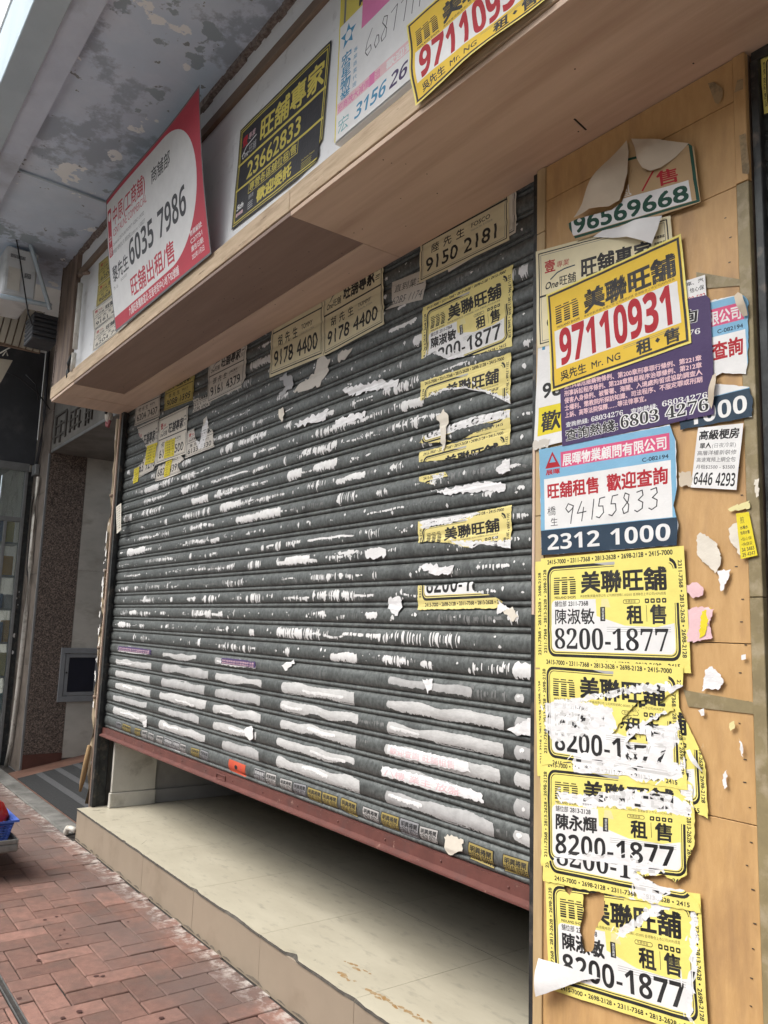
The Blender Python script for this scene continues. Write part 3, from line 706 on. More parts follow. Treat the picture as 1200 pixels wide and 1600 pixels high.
# loose cables in the dark gap
CB = thing('hanging_cables', 'tangle of grey cables against the dark gap at the left edge', 'cables', onX(20, 560, -7.5))
for pts in (((0, 552), (12, 545), (26, 538)), ((4, 556), (10, 548), (12, 556)), ((0, 575), (30, 590), (60, 615), (78, 640)), ((40, 585), (56, 600), (60, 625))):
    tube('cable', [onX(x, y, -7.5) for x, y in pts], .006, PVC if pts[0][1] < 560 else BLACK, CB, 6)
SLB = thing('cream_awning', 'cream edge of an awning at the left edge above the grey panel', 'awning', onX(5, 580, -7.0))
q = [onX(x, y, -7.0) for x, y in ((-30, 556), (20, 563), (2, 596), (-30, 640))]
mesh('awning_edge', q + [v + Vector((-.5, 0, .0)) for v in q], [(0, 3, 2, 1), (0, 1, 5, 4), (1, 2, 6, 5), (2, 3, 7, 6), (3, 0, 4, 7), (4, 5, 6, 7)], CREAM, SLB)

# ------------------------------------------------------------------ upper storeys above the canopy
U = thing('upper_storeys', 'bright white upper storeys with windows above the canopy', 'building', (-8, 1, 4.35))
box('wall', -30, 4, .53, 3, 4.36, 14, FACADE, U)
WIN = mat('blue_grey_window', (.14, .19, .26), (.1, .14, .2), .15, 3, spec=.6)
for k in range(6):
    for j in range(3):
        x0 = -5.0 - k * 1.5; z0 = 5.35 + j * 2.6
        fr = box('window', x0 - .95, x0, .515, .5295, z0, z0 + 1.3, ALU, U); box('pane', x0 - .9, x0 - .05, .508, .5145, z0 + .05, z0 + 1.25, WIN, fr)

# ------------------------------------------------------------------ trolley, basket and bag at the left edge
pc = onZ(29, 1318, .2)
TR = thing('flat_trolley', 'grey flat trolley tray at the left edge over the red pavers', 'trolley', (pc.x - .3, pc.y - .3, 0))
TRG = mat('grey_tray', (.25, .25, .23), (.2, .2, .185), .6, 14, dirt=((.12, .11, .1), 10, .4))
box('tray', pc.x - .8, pc.x, pc.y - .55, pc.y, .155, .2, TRG, TR, .008)
bm = bmesh.new()
for q in ((pc.x - .8, pc.x, pc.y - .012, pc.y), (pc.x - .8, pc.x, pc.y - .55, pc.y - .538), (pc.x - .012, pc.x, pc.y - .537, pc.y - .013), (pc.x - .8, pc.x - .788, pc.y - .537, pc.y - .013)): bm_box(bm, *q, .2005, .225, .003)
bm_obj('tray_rim', bm, TRG, TR)
for dx in (-.1, -.7):
    for dy in (-.1, -.45):
        bm = bmesh.new(); bmesh.ops.create_cone(bm, cap_ends=True, segments=16, radius1=.06, radius2=.06, depth=.03, matrix=Matrix.Translation((pc.x + dx, pc.y + dy, .0625)) @ Matrix.Rotation(math.pi / 2, 4, 'X'))
        wh = bm_obj('wheel', bm, BLACK, TR, False); box('fork', pc.x + dx - .012, pc.x + dx + .012, pc.y + dy - .03, pc.y + dy - .018, .06, .154, STEEL_D, wh)
BLUE = mat('blue_basket_plastic', (.075, .145, .50), (.06, .12, .43), .4, 10)
BK = thing('plastic_basket', 'blue slotted plastic basket on the trolley at the left edge', 'basket', (pc.x - .2, pc.y - .25, .201))
def bk(u, v, h):   # tapered basket wall point: u along x, v along y, both -1..1
    s = 1 + .17 * h
    return Vector((pc.x - .19 + u * .13 * s, pc.y - .24 + v * .185 * s, .203 + h * .125))
bm = bmesh.new()
def beam(a, b, r): bm_tube(bm, [a, b], r, 4)
edge = [(-1, -1), (1, -1), (1, 1), (-1, 1)]
for e in range(4):
    (ua, va_), (ub, vb_) = edge[e], edge[(e + 1) % 4]
    n = 15
    for k in range(n):
        f = k / n; u, v = ua + (ub - ua) * f, va_ + (vb_ - va_) * f
        beam(bk(u, v, 0), bk(u, v, .97), .0036)
    for h in (.0, .08, .2, .32, .44, .56, .68, .8, .9): beam(bk(ua, va_, h), bk(ub, vb_, h), .0036 if .1 < h < .75 else .007)
bm_obj('slotted_wall', bm, BLUE, BK)
bm = bmesh.new()
r0 = [bk(u, v, .96) for u, v in edge]; r1 = [bk(u * 1.14, v * 1.1, 1.0) for u, v in edge]
for a_, b_ in ((r0, r1),):
    va = [bm.verts.new(p) for p in a_] + [bm.verts.new(p) for p in b_] + [bm.verts.new(p + Vector((0, 0, -.012))) for p in b_]
    for i in range(4):
        j = (i + 1) % 4
        bm.faces.new((va[i], va[j], va[4 + j], va[4 + i])); bm.faces.new((va[4 + i], va[4 + j], va[8 + j], va[8 + i]))
bm_obj('rim', bm, BLUE, BK); bm = bmesh.new(); bm.faces.new([bm.verts.new(bk(u, v, .03)) for u, v in edge]); bm_obj('floor', bm, BLUE, BK)
REDP = mat('red_bag_plastic', (.75, .04, .035), (.62, .03, .03), .3, 18, bump=.5, bscale=22)
bm = bmesh.new(); bmesh.ops.create_icosphere(bm, subdivisions=4, radius=1)
for v in bm.verts:
    n_ = noise.noise(v.co * 2.3) * .22 + noise.noise(v.co * 6) * .1
    p = v.co * (1 + n_); k = .62 if p.z > .2 else 1
    v.co = Vector((pc.x - .19 + p.x * .125 * (1 - .3 * max(0, p.z)), pc.y - .2 + p.y * .17 * (1 - .35 * max(0, p.z)), .335 + p.z * (.155 if p.z > 0 else .11)))
tag(bm_obj('plastic_bag', bm, REDP, None, True), 'crumpled red plastic bag filling the blue basket', 'bag')
# ------------------------------------------------------------------ printed sheets: every sheet is one mesh cut into its printed colours
def ink(name, c, rough=.6, var=.9, bump=.12):
    return mat('ink_' + name, c, tuple(k * var for k in c), rough, 14, bump=bump, bscale=70, spec=.3, lo=.3, hi=.7)
INK = dict(
    white=ink('white', (.74, .74, .73)), cream=ink('cream', (.72, .65, .43)), offw=ink('off_white', (.70, .655, .56)), grime=ink('grimy_white', (.60, .565, .50)),
    yellow=ink('yellow', (.78, .69, .19)), ydust=ink('dusty_yellow', (.74, .64, .25)), yel2=ink('strong_yellow', (.74, .50, .045)), ypale=ink('pale_yellow', (.72, .66, .33)), yold=ink('dull_yellow', (.50, .41, .12)),
    ymark=ink('marker_yellow', (.72, .6, .03)),
    black=mat('ink_black', (.013, .013, .014), (.042, .042, .042), .55, 22, detail=9, bump=.12, bscale=70, spec=.3, lo=.4, hi=.75), grey=ink('grey', (.16, .16, .16)), lgrey=ink('light_grey', (.42, .42, .42)), brown=ink('brown', (.36, .22, .10)),
    red=ink('red', (.40, .014, .025)), bred=ink('banner_red', (.50, .05, .075)), pink=ink('pink', (.70, .20, .40)), hotpk=ink('hot_pink', (.62, .09, .20)), lpink=ink('light_pink', (.74, .50, .52)),
    purple=ink('purple', (.062, .038, .115)), navy=ink('navy', (.022, .045, .075)), navy2=ink('navy_violet', (.028, .032, .085)), blue=ink('sky_blue', (.20, .42, .60)), blue2=ink('print_blue', (.06, .25, .42)), teal=ink('teal', (.18, .40, .42)),
    green=ink('dark_green', (.012, .07, .045)), gold=ink('tan', (.46, .32, .17)), mgold=ink('gold_yellow', (.62, .52, .10)), orange=ink('orange_red', (.52, .085, .04)), gback=ink('grimy_backing', (.40, .37, .31)),
    blk2=ink('soft_black', (.022, .022, .026), .45, .8), sil=ink('silver', (.24, .24, .25), .4), bback=ink('sheet_back', (.56, .48, .37)), blkyel=ink('sticker_gold', (.30, .235, .075)), stw=ink('sticker_white', (.40, .39, .375)))
INK['ghost'] = ink('ghost', (.56, .56, .55))
INK['fibre'] = mat('torn_fibre_paper', (.80, .80, .80), (.66, .66, .66), .9, 40, detail=10, bump=.16, bscale=150, spec=.2, stretch=(.6, 1, 1.6), lo=.36, hi=.6, dirt=((.55, .54, .53), 12, .1))

SER = {str(d): chr(0x1D7CE + d) for d in range(10)}
SBO = {str(d): chr(0x1D7EC + d) for d in range(10)}
def sty(s, style):
    m = SER if style == 'serif' else SBO if style == 'sans' else None
    return ''.join(m.get(c, c) for c in s) if m else s
GL = {}      # (char, bold) -> triangles
ADV = {}
def ccw(t):
    a, b, c = t
    return (b[0] - a[0]) * (c[1] - a[1]) - (b[1] - a[1]) * (c[0] - a[0])
def inside(x, y, pts):
    r = False; n = len(pts)
    for i in range(n):
        a, b = pts[i], pts[(i + 1) % n]
        if (a[1] > y) != (b[1] > y) and x < a[0] + (y - a[1]) / (b[1] - a[1]) * (b[0] - a[0]): r = not r
    return r
def cdt_ids(vs, es, fs, eps):
    """constrained triangulation with the input faces that really contain every triangle (slivers can leak their id, so areas are checked)"""
    r = delaunay_2d_cdt(vs, es, fs, 0, eps)
    V = r[0]; area = [0.0] * len(fs); cen = []
    for f, of in zip(r[2], r[5]):
        a, b, c = V[f[0]], V[f[1]], V[f[2]]; ar = abs((b.x - a.x) * (c.y - a.y) - (b.y - a.y) * (c.x - a.x)) / 2
        cen.append(((a.x + b.x + c.x) / 3, (a.y + b.y + c.y) / 3))
        for k in of: area[k] += ar
    bad = {}
    for k, f in enumerate(fs):
        p = [(vs[i].x, vs[i].y) for i in f]
        true = abs(sum(a[0] * b[1] - a[1] * b[0] for a, b in zip(p, p[1:] + p[:1]))) / 2
        if area[k] > true * 1.02 + 1e-9 or area[k] < true * .98 - 1e-9: bad[k] = (p, min(q[0] for q in p), max(q[0] for q in p), min(q[1] for q in p), max(q[1] for q in p))
    out = []
    bl = list(bad.items())
    for f, of, (x, y) in zip(r[2], r[5], cen):
        ids = [k for k in of if k not in bad]
        for k, (p, a, b, c, d) in bl:
            if a <= x <= b and c <= y <= d and inside(x, y, p): ids.append(k)
        out.append(ids)
    return V, r[2], out
def simplify(V, F_):
    """keep only the outline of a union of triangles, drop the collinear points, fill it again"""
    nxt = {}
    E_ = {(f[i], f[(i + 1) % 3]) for f in F_ for i in range(3)}
    for a, b in E_:
        if (b, a) not in E_: nxt.setdefault(a, []).append(b)
    pts, edges = [], []
    while nxt:
        st = next(iter(nxt)); loop = [st]; cur = st
        while True:
            l = nxt.get(cur)
            if not l: break
            n = l.pop()
            if not l: del nxt[cur]
            if n == st: break
            loop.append(n); cur = n
        P_ = [V[i] for i in loop]; ch = True
        while ch and len(P_) > 3:
            ch = False; i = 0
            while i < len(P_) and len(P_) > 3:
                a, b, c = P_[i - 1], P_[i], P_[(i + 1) % len(P_)]
                L_ = (c - a).length; ar = abs((b.x - a.x) * (c.y - a.y) - (b.y - a.y) * (c.x - a.x))
                if (b - a).length < .004 or (L_ > 1e-6 and ar / L_ < .0035): P_.pop(i); ch = True
                else: i += 1
        if len(P_) < 3 or abs(sum(p.x * q.y - p.y * q.x for p, q in zip(P_, P_[1:] + P_[:1]))) < 2e-4: continue
        n = len(pts); pts += P_; edges += [(n + i, n + (i + 1) % len(P_)) for i in range(len(P_))]
    if not pts: return []
    r = delaunay_2d_cdt(pts, edges, [], 0, 1e-5); out = []
    seg = [(pts[a], pts[b]) for a, b in edges]
    for f in r[2]:
        A_, B_, C_ = (r[0][i] for i in f); x, y = (A_.x + B_.x + C_.x) / 3, (A_.y + B_.y + C_.y) / 3
        ins = False
        for p, q in seg:
            if (p.y > y) != (q.y > y) and x < p.x + (y - p.y) / (q.y - p.y) * (q.x - p.x): ins = not ins
        if ins: out.append(((A_.x, A_.y), (B_.x, B_.y), (C_.x, C_.y)))
    return out
def load_glyphs(need):
    """need: set of (char, bold). One text object per character, read back as triangles."""
    chars = sorted({c for c, b in need if c not in ADV and c != ' '})  # already loaded ones are kept
    cu = bpy.data.curves.new('glyph', 'FONT'); cu.size = 1
    o = bpy.data.objects.new('glyph', cu); COL.objects.link(o); ext = {}
    for c in chars + [c + 'H' for c in chars if ord(c) < 0x2E80 or ord(c) > 0x1D000] + ['H']:
        cu.body = c; cu.resolution_u = 3 if len(c) == 1 and (ord(c) < 0x2E80 or ord(c) > 0x1D000) else 1
        bpy.context.view_layer.update()
        ev = o.evaluated_get(bpy.context.evaluated_depsgraph_get()); me = ev.to_mesh()
        vs = [(v.co.x, v.co.y) for v in me.vertices]
        ext[c] = max((v[0] for v in vs), default=.3)
        if len(c) == 1:
            tr = []
            for p in me.polygons:
                ids = list(p.vertices)
                for k in range(1, len(ids) - 1):
                    t = (vs[ids[0]], vs[ids[k]], vs[ids[k + 1]]); a = ccw(t)
                    if abs(a) > 1e-7: tr.append(t if a > 0 else (t[0], t[2], t[1]))
            GL[(c, 0)] = tr
        ev.to_mesh_clear()
    bpy.data.objects.remove(o); bpy.data.curves.remove(cu)
    for c in chars: ADV[c] = (ext[c + 'H'] - ext['H']) if c + 'H' in ext else 1.0
    ADV[' '] = .33
    for c, b in sorted(need):
        if c == ' ': GL[(c, b)] = []
        elif b and (c, b) not in GL:
            vs = []; fs = []
            for sx in (-1, 1):
                for sy in (-1, 1):
                    for t in GL[(c, 0)]:
                        n = len(vs); vs += [Vector((p[0] + sx * b, p[1] + sy * b)) for p in t]; fs.append((n, n + 1, n + 2))
            if not fs: GL[(c, b)] = []; continue
            r = cdt_ids(vs, [], fs, 1e-5)
            GL[(c, b)] = simplify(r[0], [f for f, of in zip(r[1], r[2]) if of])

class Sheet:
    """a printed design in its own units, W wide and H high, origin lower left"""
    def __init__(s, W, H, paper='white'):
        s.W, s.H, s.paper, s.ops, s.txt = W, H, paper, [], []
    def poly(s, pts, c): s.ops.append(('p', [tuple(p) for p in pts], c)); return s
    def rect(s, x0, y0, x1, y1, c): return s.poly([(x0, y0), (x1, y0), (x1, y1), (x0, y1)], c)
    def frame(s, x0, y0, x1, y1, t, c):
        s.rect(x0, y0, x1, y0 + t, c); s.rect(x0, y1 - t, x1, y1, c); s.rect(x0, y0 + t, x0 + t, y1 - t, c); s.rect(x1 - t, y0 + t, x1, y1 - t, c); return s
    def rr(s, x0, y0, x1, y1, r, c, n=5):
        pts = []
        for cx, cy, a in ((x1 - r, y0 + r, -90), (x1 - r, y1 - r, 0), (x0 + r, y1 - r, 90), (x0 + r, y0 + r, 180)):
            for k in range(n + 1):
                q = math.radians(a + 90 * k / n); pts.append((cx + r * math.cos(q), cy + r * math.sin(q)))
        return s.poly(pts, c)
    def ell(s, cx, cy, rx, ry, c, n=28): return s.poly([(cx + rx * math.cos(6.2832 * k / n), cy + ry * math.sin(6.2832 * k / n)) for k in range(n)], c)
    def text(s, x, y, size, st, c, w=None, bold=0.0, style=None, shear=0.0, rot=0.0, gap=0.0, arc=None):
        st = sty(st, style); s.ops.append(('t', x, y, size, st, c, w, bold, shear, rot, gap)); return s
    def line(s, pts, t, c):
        """pen stroke of width t"""
        for (x0, y0), (x1, y1) in zip(pts, pts[1:]):
            d = math.hypot(x1 - x0, y1 - y0) or 1; nx, ny = -(y1 - y0) / d * t / 2, (x1 - x0) / d * t / 2; ex, ey = (x1 - x0) / d * t * .3, (y1 - y0) / d * t * .3
            s.poly([(x0 - ex + nx, y0 - ey + ny), (x0 - ex - nx, y0 - ey - ny), (x1 + ex - nx, y1 + ey - ny), (x1 + ex + nx, y1 + ey + ny)], c)
        return s
    def glyphs(s):
        return {(c, o[7]) for o in s.ops if o[0] == 't' for c in o[4]} | {(c, 0) for o in s.ops if o[0] == 't' for c in o[4]}
    def faces(s):
        out = []
        for o in s.ops:
            if o[0] == 'p':
                pts = o[1]; ar = sum(a[0] * b[1] - a[1] * b[0] for a, b in zip(pts, pts[1:] + pts[:1]))
                out.append((pts if ar > 0 else pts[::-1], o[2]))
            else:
                _, x, y, size, st, c, w, bold, shear, rot, gap = o
                tot = sum(ADV[ch] for ch in st) + gap * (len(st) - 1)
                sx = (w / tot) if w else size
                cr, sr = math.cos(rot), math.sin(rot); pen = 0
                for ch in st:
                    for t in GL[(ch, bold if ch != ' ' else bold)]:
                        q = []
                        for px, py in t:
                            u = (pen + px) * sx + shear * py * size; v = py * size
                            q.append((x + u * cr - v * sr, y + u * sr + v * cr))
                        out.append((q, c))
                    pen += ADV[ch] + gap
        return out

def jag(pts, amp, step, rnd, closed=True):
    """ragged outline: subdivide the polyline and shake the points"""
    out = []
    n = len(pts)
    for i in range(n if closed else n - 1):
        a, b = pts[i], pts[(i + 1) % n]; d = math.hypot(b[0] - a[0], b[1] - a[1]); k = max(1, int(d / step))
        for j in range(k):
            f = j / k; e = amp if j else amp * .2
            out.append((a[0] + (b[0] - a[0]) * f + rnd.uniform(-e, e), a[1] + (b[1] - a[1]) * f + rnd.uniform(-e, e)))
    if not closed: out.append(pts[-1])
    return out

def qmap(q):
    """q: world (x, z) of TL, TR, BR, BL -> map from 0..1 sheet coordinates"""
    TL, TR_, BR_, BL = [Vector(p) for p in q]
    return lambda u, v: (BL.lerp(BR_, u)).lerp(TL.lerp(TR_, u), v)

QUEUE = []
def hang(name, sheet, px, Y, label, cat='poster', group=None, out=None, holes=(), peel=(), disp=None, grid=(8, 6), parent=None, world=None, seed=1, lift=.0008, corners=None, edge=.0):
    """queue a sheet for hanging on the plane y = Y; px are its four corners (TL, TR, BR, BL) read from the photograph"""
    QUEUE.append(dict(name=name, s=sheet, q=px, Y=Y, label=label, cat=cat, group=group, out=out, holes=holes, peel=peel, disp=disp, grid=grid, parent=parent, world=world, seed=seed, lift=lift))

def wrinkle(amp=.0014, sc=7.0, seed=0.0):
    def f(x, z, u, v):
        n = noise.noise(Vector((x * sc, z * sc, seed))) + .5 * noise.noise(Vector((x * sc * 2.7, z * sc * 2.7, seed + 5)))
        r = 1 - abs(noise.noise(Vector((x * sc * .9 + z * 3, z * sc * .5, seed + 9)))); r2 = 1 - abs(noise.noise(Vector((x * sc * .6 - z * 4, z * sc * 1.1, seed + 19))))
        return amp * (1.0 + .6 * n + 1.3 * max(0, r) ** 9 + 1.0 * max(0, r2) ** 9)
    return f
def on_slats(sag=.0035, seed=0.0):
    """paper bridging the slats: touches the crowns, dips a little over the grooves"""
    def f(x, z, u, v):
        t = ((z - ZB) / PITCH) % 1.0
        g = max(0, 1 - min(abs(t - .13) / .17, 1)) ** .8 + .75 * max(0, 1 - min(abs(t - 0) / .06, abs(t - 1) / .06, 1))
        return .0142 - sag * g + .0009 * noise.noise(Vector((x * 9, z * 9, seed)))
    return f

def build_sheet(d):
    s = d['s']; rnd = random.Random(d['seed'] * 7 + 1)
    vs, es, fs, lay = [], [], [], []
    def add(pts, tagv):
        n = len(vs); vs.extend(Vector(p) for p in pts); fs.append(list(range(n, n + len(pts)))); lay.append(tagv)
    def orient(p): return p if sum(a[0] * b[1] - a[1] * b[0] for a, b in zip(p, p[1:] + p[:1])) > 0 else p[::-1]
    add(orient(list(d['out'])) if d['out'] else [(0, 0), (s.W, 0), (s.W, s.H), (0, s.H)], 'sheet')
    for pts, c in s.faces(): add(pts, c)
    sc_ = s.W / 49
    for h in d['peel']:
        add(orient(jag(h, .55 * sc_, .75 * sc_, rnd)), '*peel')
        for _ in range(12):      # little flakes around the rip
            i = rnd.randrange(len(h)); f = rnd.random(); a, b = h[i], h[(i + 1) % len(h)]
            cx = a[0] + (b[0] - a[0]) * f + rnd.gauss(0, 1.1) * sc_; cy = a[1] + (b[1] - a[1]) * f + rnd.gauss(0, .8) * sc_
            ang = math.atan2(b[1] - a[1], b[0] - a[0]) + rnd.gauss(0, .4); l1 = rnd.uniform(.5, 2.2) * sc_; l2 = rnd.uniform(.12, .5) * sc_
            p_ = [(cx + l1 * math.cos(q) * math.cos(ang) - l2 * math.sin(q) * math.sin(ang) * rnd.uniform(.4, 1.5), cy + l1 * math.cos(q) * math.sin(ang) + l2 * math.sin(q) * math.cos(ang) * rnd.uniform(.4, 1.5)) for q in [6.283 * u / 8 for u in range(8)]]
            add(orient(p_), '*peel')
    for h in d['holes']: add(orient(jag(h, .3 * s.W / 49, .9 * s.W / 49, rnd)), '*hole')
    nu, nv = d['grid']
    for i in range(1, nu): n = len(vs); vs += [Vector((s.W * i / nu, -.01)), Vector((s.W * i / nu, s.H + .01))]; es.append((n, n + 1))
    for i in range(1, nv): n = len(vs); vs += [Vector((-.01, s.H * i / nv)), Vector((s.W + .01, s.H * i / nv))]; es.append((n, n + 1))
    r = cdt_ids(vs, es, fs, 2e-6 * s.W)
    mp = qmap(d['world'] or [(lambda p: (p.x, p.z))(onY(*p, d['Y'])) for p in d['q']])
    disp = d['disp'] or wrinkle(seed=d['seed'] * 1.3)
    used, ids, out, mi, mats = {}, [], [], [], []
    slot = {}
    def mslot(c):
        if c not in slot: slot[c] = len(mats); mats.append(INK[c])
        return slot[c]
    for f, of in zip(r[1], r[2]):
        top = -1; ins = False; hole = False; peel = False; cx = (r[0][f[0]].x + r[0][f[1]].x + r[0][f[2]].x) / s.W * 16; cy = (r[0][f[0]].y + r[0][f[1]].y + r[0][f[2]].y) / s.W * 16
        for k in of:
            g = lay[k]
            if g == 'sheet': ins = True
            elif g == '*hole': hole = True
            elif g == '*peel': peel = True
            elif k > top: top = k
        if not ins or hole: continue
        if peel and top >= 0 and lay[top] == 'black':      # ghost of the print left in the torn fibres
            g_ = noise.noise(Vector((cx * .35, cy * .9, d['seed'])))
            mi.append(mslot('black' if g_ > .30 else 'ghost' if g_ > -.05 else 'fibre'))
        else: mi.append(mslot('fibre' if peel else (lay[top] if top >= 0 else s.paper)))
        ff = []
        for i in f:
            if i not in used:
                u, v = r[0][i].x / s.W, r[0][i].y / s.H
                p = mp(u, v); used[i] = len(ids)
                ids.append((p.x, d['Y'] - d['lift'] - disp(p.x, p.y, u, v), p.y))
            ff.append(used[i])
        out.append(ff)
    o = mesh(d['name'], ids, out, mats, d['parent'], smooth=True, mi=mi)
    if d['parent'] is None: tag(o, d['label'], d['cat'], d['group'])
    return o

def scrap_px(name, pts, Y, c, label, cat='paper', group=None, parent=None, lift=.002, disp=None, seed=0, amp=1.2, step=5.0):
    """a torn scrap of paper on the plane y = Y whose outline (photo pixels) is made ragged"""
    rnd = random.Random(seed + int(pts[0][0] * 3 + pts[0][1]))
    P3 = [onY(x, y, Y) for x, y in pts]
    px = (P3[0] - onY(pts[0][0] + 1, pts[0][1], Y)).length
    q = jag([(p.x, p.z) for p in P3], amp * px, step * px, rnd)
    vs = [Vector(p) for p in q]; n = len(vs); es = []
    x0, x1 = min(p[0] for p in q), max(p[0] for p in q); z0, z1 = min(p[1] for p in q), max(p[1] for p in q)
    ar = sum(a[0] * b[1] - a[1] * b[0] for a, b in zip(q, q[1:] + q[:1]))
    fs = [list(range(n)) if ar > 0 else list(range(n))[::-1]]
    stp = .012
    for i in range(1, int((x1 - x0) / (stp * 2)) + 1): m_ = len(vs); xx = x0 + i * stp * 2; vs += [Vector((xx, z0)), Vector((xx, z1))]; es.append((m_, m_ + 1))
    for i in range(1, int((z1 - z0) / stp) + 1): m_ = len(vs); zz = z0 + i * stp; vs += [Vector((x0, zz)), Vector((x1, zz))]; es.append((m_, m_ + 1))
    r = cdt_ids(vs, es, fs, 1e-6)
    disp = disp or wrinkle(.0012, 16, seed)
    V = [(v.x, Y - lift - disp(v.x, v.y, 0, 0), v.y) for v in r[0]]
    F_ = [f for f, of in zip(r[1], r[2]) if of]
    keep = sorted({i for f in F_ for i in f}); rm = {k: i for i, k in enumerate(keep)}
    o = mesh(name, [V[k] for k in keep], [[rm[i] for i in f] for f in F_], INK[c], parent, smooth=True)
    if parent is None and label: tag(o, label, cat, group)
    return o
def flap(name, rows, m, parent, Y=None):
    """curled paper: rows of 3-D points joined into a sheet"""
    vs = [p for r in rows for p in r]; n = len(rows[0]); fs = []
    for i in range(len(rows) - 1):
        for k in range(n - 1): fs.append((i * n + k, i * n + k + 1, (i + 1) * n + k + 1, (i + 1) * n + k))
    return mesh(name, vs, fs, m, parent, smooth=True)
# ------------------------------------------------------------------ poster designs
def strip_logo(s, x, y, w, h, c='black'):
    """the letter m drawn in stripes that thin towards the top"""
    n = 8
    for k in range(n):
        y0 = y + h * k / n; t = h / n * (.78 - .045 * k)
        f = k / (n - 1)
        if k >= n - 2: segs = [(.0, .30), (.34, .64), (.69, .96)] if k == n - 2 else [(.0, .27), (.36, .61), (.72, .93)]
        else: segs = [(.0, .26), (.37, .63), (.74, 1.0)]
        if k == n - 2: segs = [(0, .64), (.66, .98)]
        for a, b in segs: s.rect(x + w * a, y0, x + w * b, y0 + t, c)
def midland(name='陳淑敏', dept='2311-7368', num='8200-1877', style='serif', bg='yellow'):
    s = Sheet(49, 31, bg); W, H = 49, 31
    s.rr(2.6, 2.7, 46.6, 28.4, 2.6, 'black'); s.rr(3.4, 3.5, 45.9, 27.6, 2.0, bg); s.rr(3.7, 3.8, 45.6, 27.3, 1.8, 'black'); s.rr(3.95, 4.05, 45.4, 27.1, 1.7, bg)
    s.rect(27, 27.05, 44.5, 28.45, bg); s.rect(45.35, 17, 46.65, 25.5, bg); s.poly([(24, 27.65), (27.2, 27.65), (27.2, 28.4), (20, 28.4)], 'lgrey')
    s.rr(4.2, 4.3, 45.1, 18.6, 1.5, 'white'); s.poly([(21.5, 18.7), (45.2, 18.7), (45.2, 12.0), (40, 11.0), (30, 11.4), (20.6, 14), (20.4, 18.7)], bg)
    s.poly([(22.4, 18.6), (24.6, 18.6), (25.4, 16.2), (22.2, 16.4)], 'ypale')
    bd = ' • '.join(('2415-7000', '2311-7368', '2813-2628', '2698-2128', '2415-7000'))
    s.text(2.6, 29.1, 1.75, bd, 'black', w=43, bold=.025)
    s.text(2.2, 3.6, 1.6, '2311-7368 • 2813-2628 • 2698-2128', 'black', w=24, bold=.025, rot=math.pi / 2)
    s.text(47.0, 27.6, 1.6, '2311-7368 • 2813-2628 • 2698-2128', 'black', w=24, bold=.025, rot=-math.pi / 2)
    s.text(4.2, .9, 1.6, '2415-7000 • 2698-2128 • 2311-7368 • 2813-2628 • 2415', 'black', w=42, bold=.025)
    strip_logo(s, 5.2, 20.2, 8.2, 5.2)
    s.text(5.4, 18.95, 1.0, 'MIDLAND SHOPS', 'black', w=8, bold=.02)
    s.text(15.2, 20.9, 6.2, '美聯旺舖', 'black', w=28.4, bold=.03)
    s.text(15, 19.15, .85, '美聯物業(商舖)有限公司 公司牌照號碼C-002005 香港聯合上市公司(459)成員', 'black', w=28)
    s.text(5.4, 16.9, 1.7, '舖位部', 'black', w=4.6, bold=.012); s.text(10.6, 16.9, 1.75, dept, 'black', w=7.2, style=None, bold=.02)
    s.text(5.2, 12.2, 4.6, name, 'black', w=14.8, bold=.012 if style == 'serif' else .03)
    s.rect(21.9, 12.6, 23.6, 16.4, 'black'); s.text(23.2, 12.9, .9, '美聯旺舖', 'white', w=3.2, rot=math.pi / 2)
    s.rr(29.6, 17.1, 35, 18.2, .5, 'black', 3); s.rr(29.75, 17.25, 34.85, 18.05, .4, bg, 3); s.text(30.3, 17.35, .8, '免費放盤', 'black', w=3.4)
    for k in range(4): s.rr(36.6 + k * 1.7, 17.1, 37.9 + k * 1.7, 18.3, .25, 'black', 2); s.rect(36.95 + k * 1.7, 17.5, 37.5 + k * 1.7, 17.9, bg)
    s.text(30.6, 12.3, 5.1, '租', 'black', w=5.2, bold=.03); s.text(38.0, 12.3, 5.1, '售', 'black', w=5.2, bold=.03); s.rect(36.9, 12.4, 37.05, 16.6, 'black')
    for k in range(3): s.rect(24, 10.9 - k * .55, 44, 11.05 - k * .55, 'lgrey')
    s.text(5.0, 5.0, 7.9, num, 'black', w=38.5, bold=0.0, style=style)
    return s
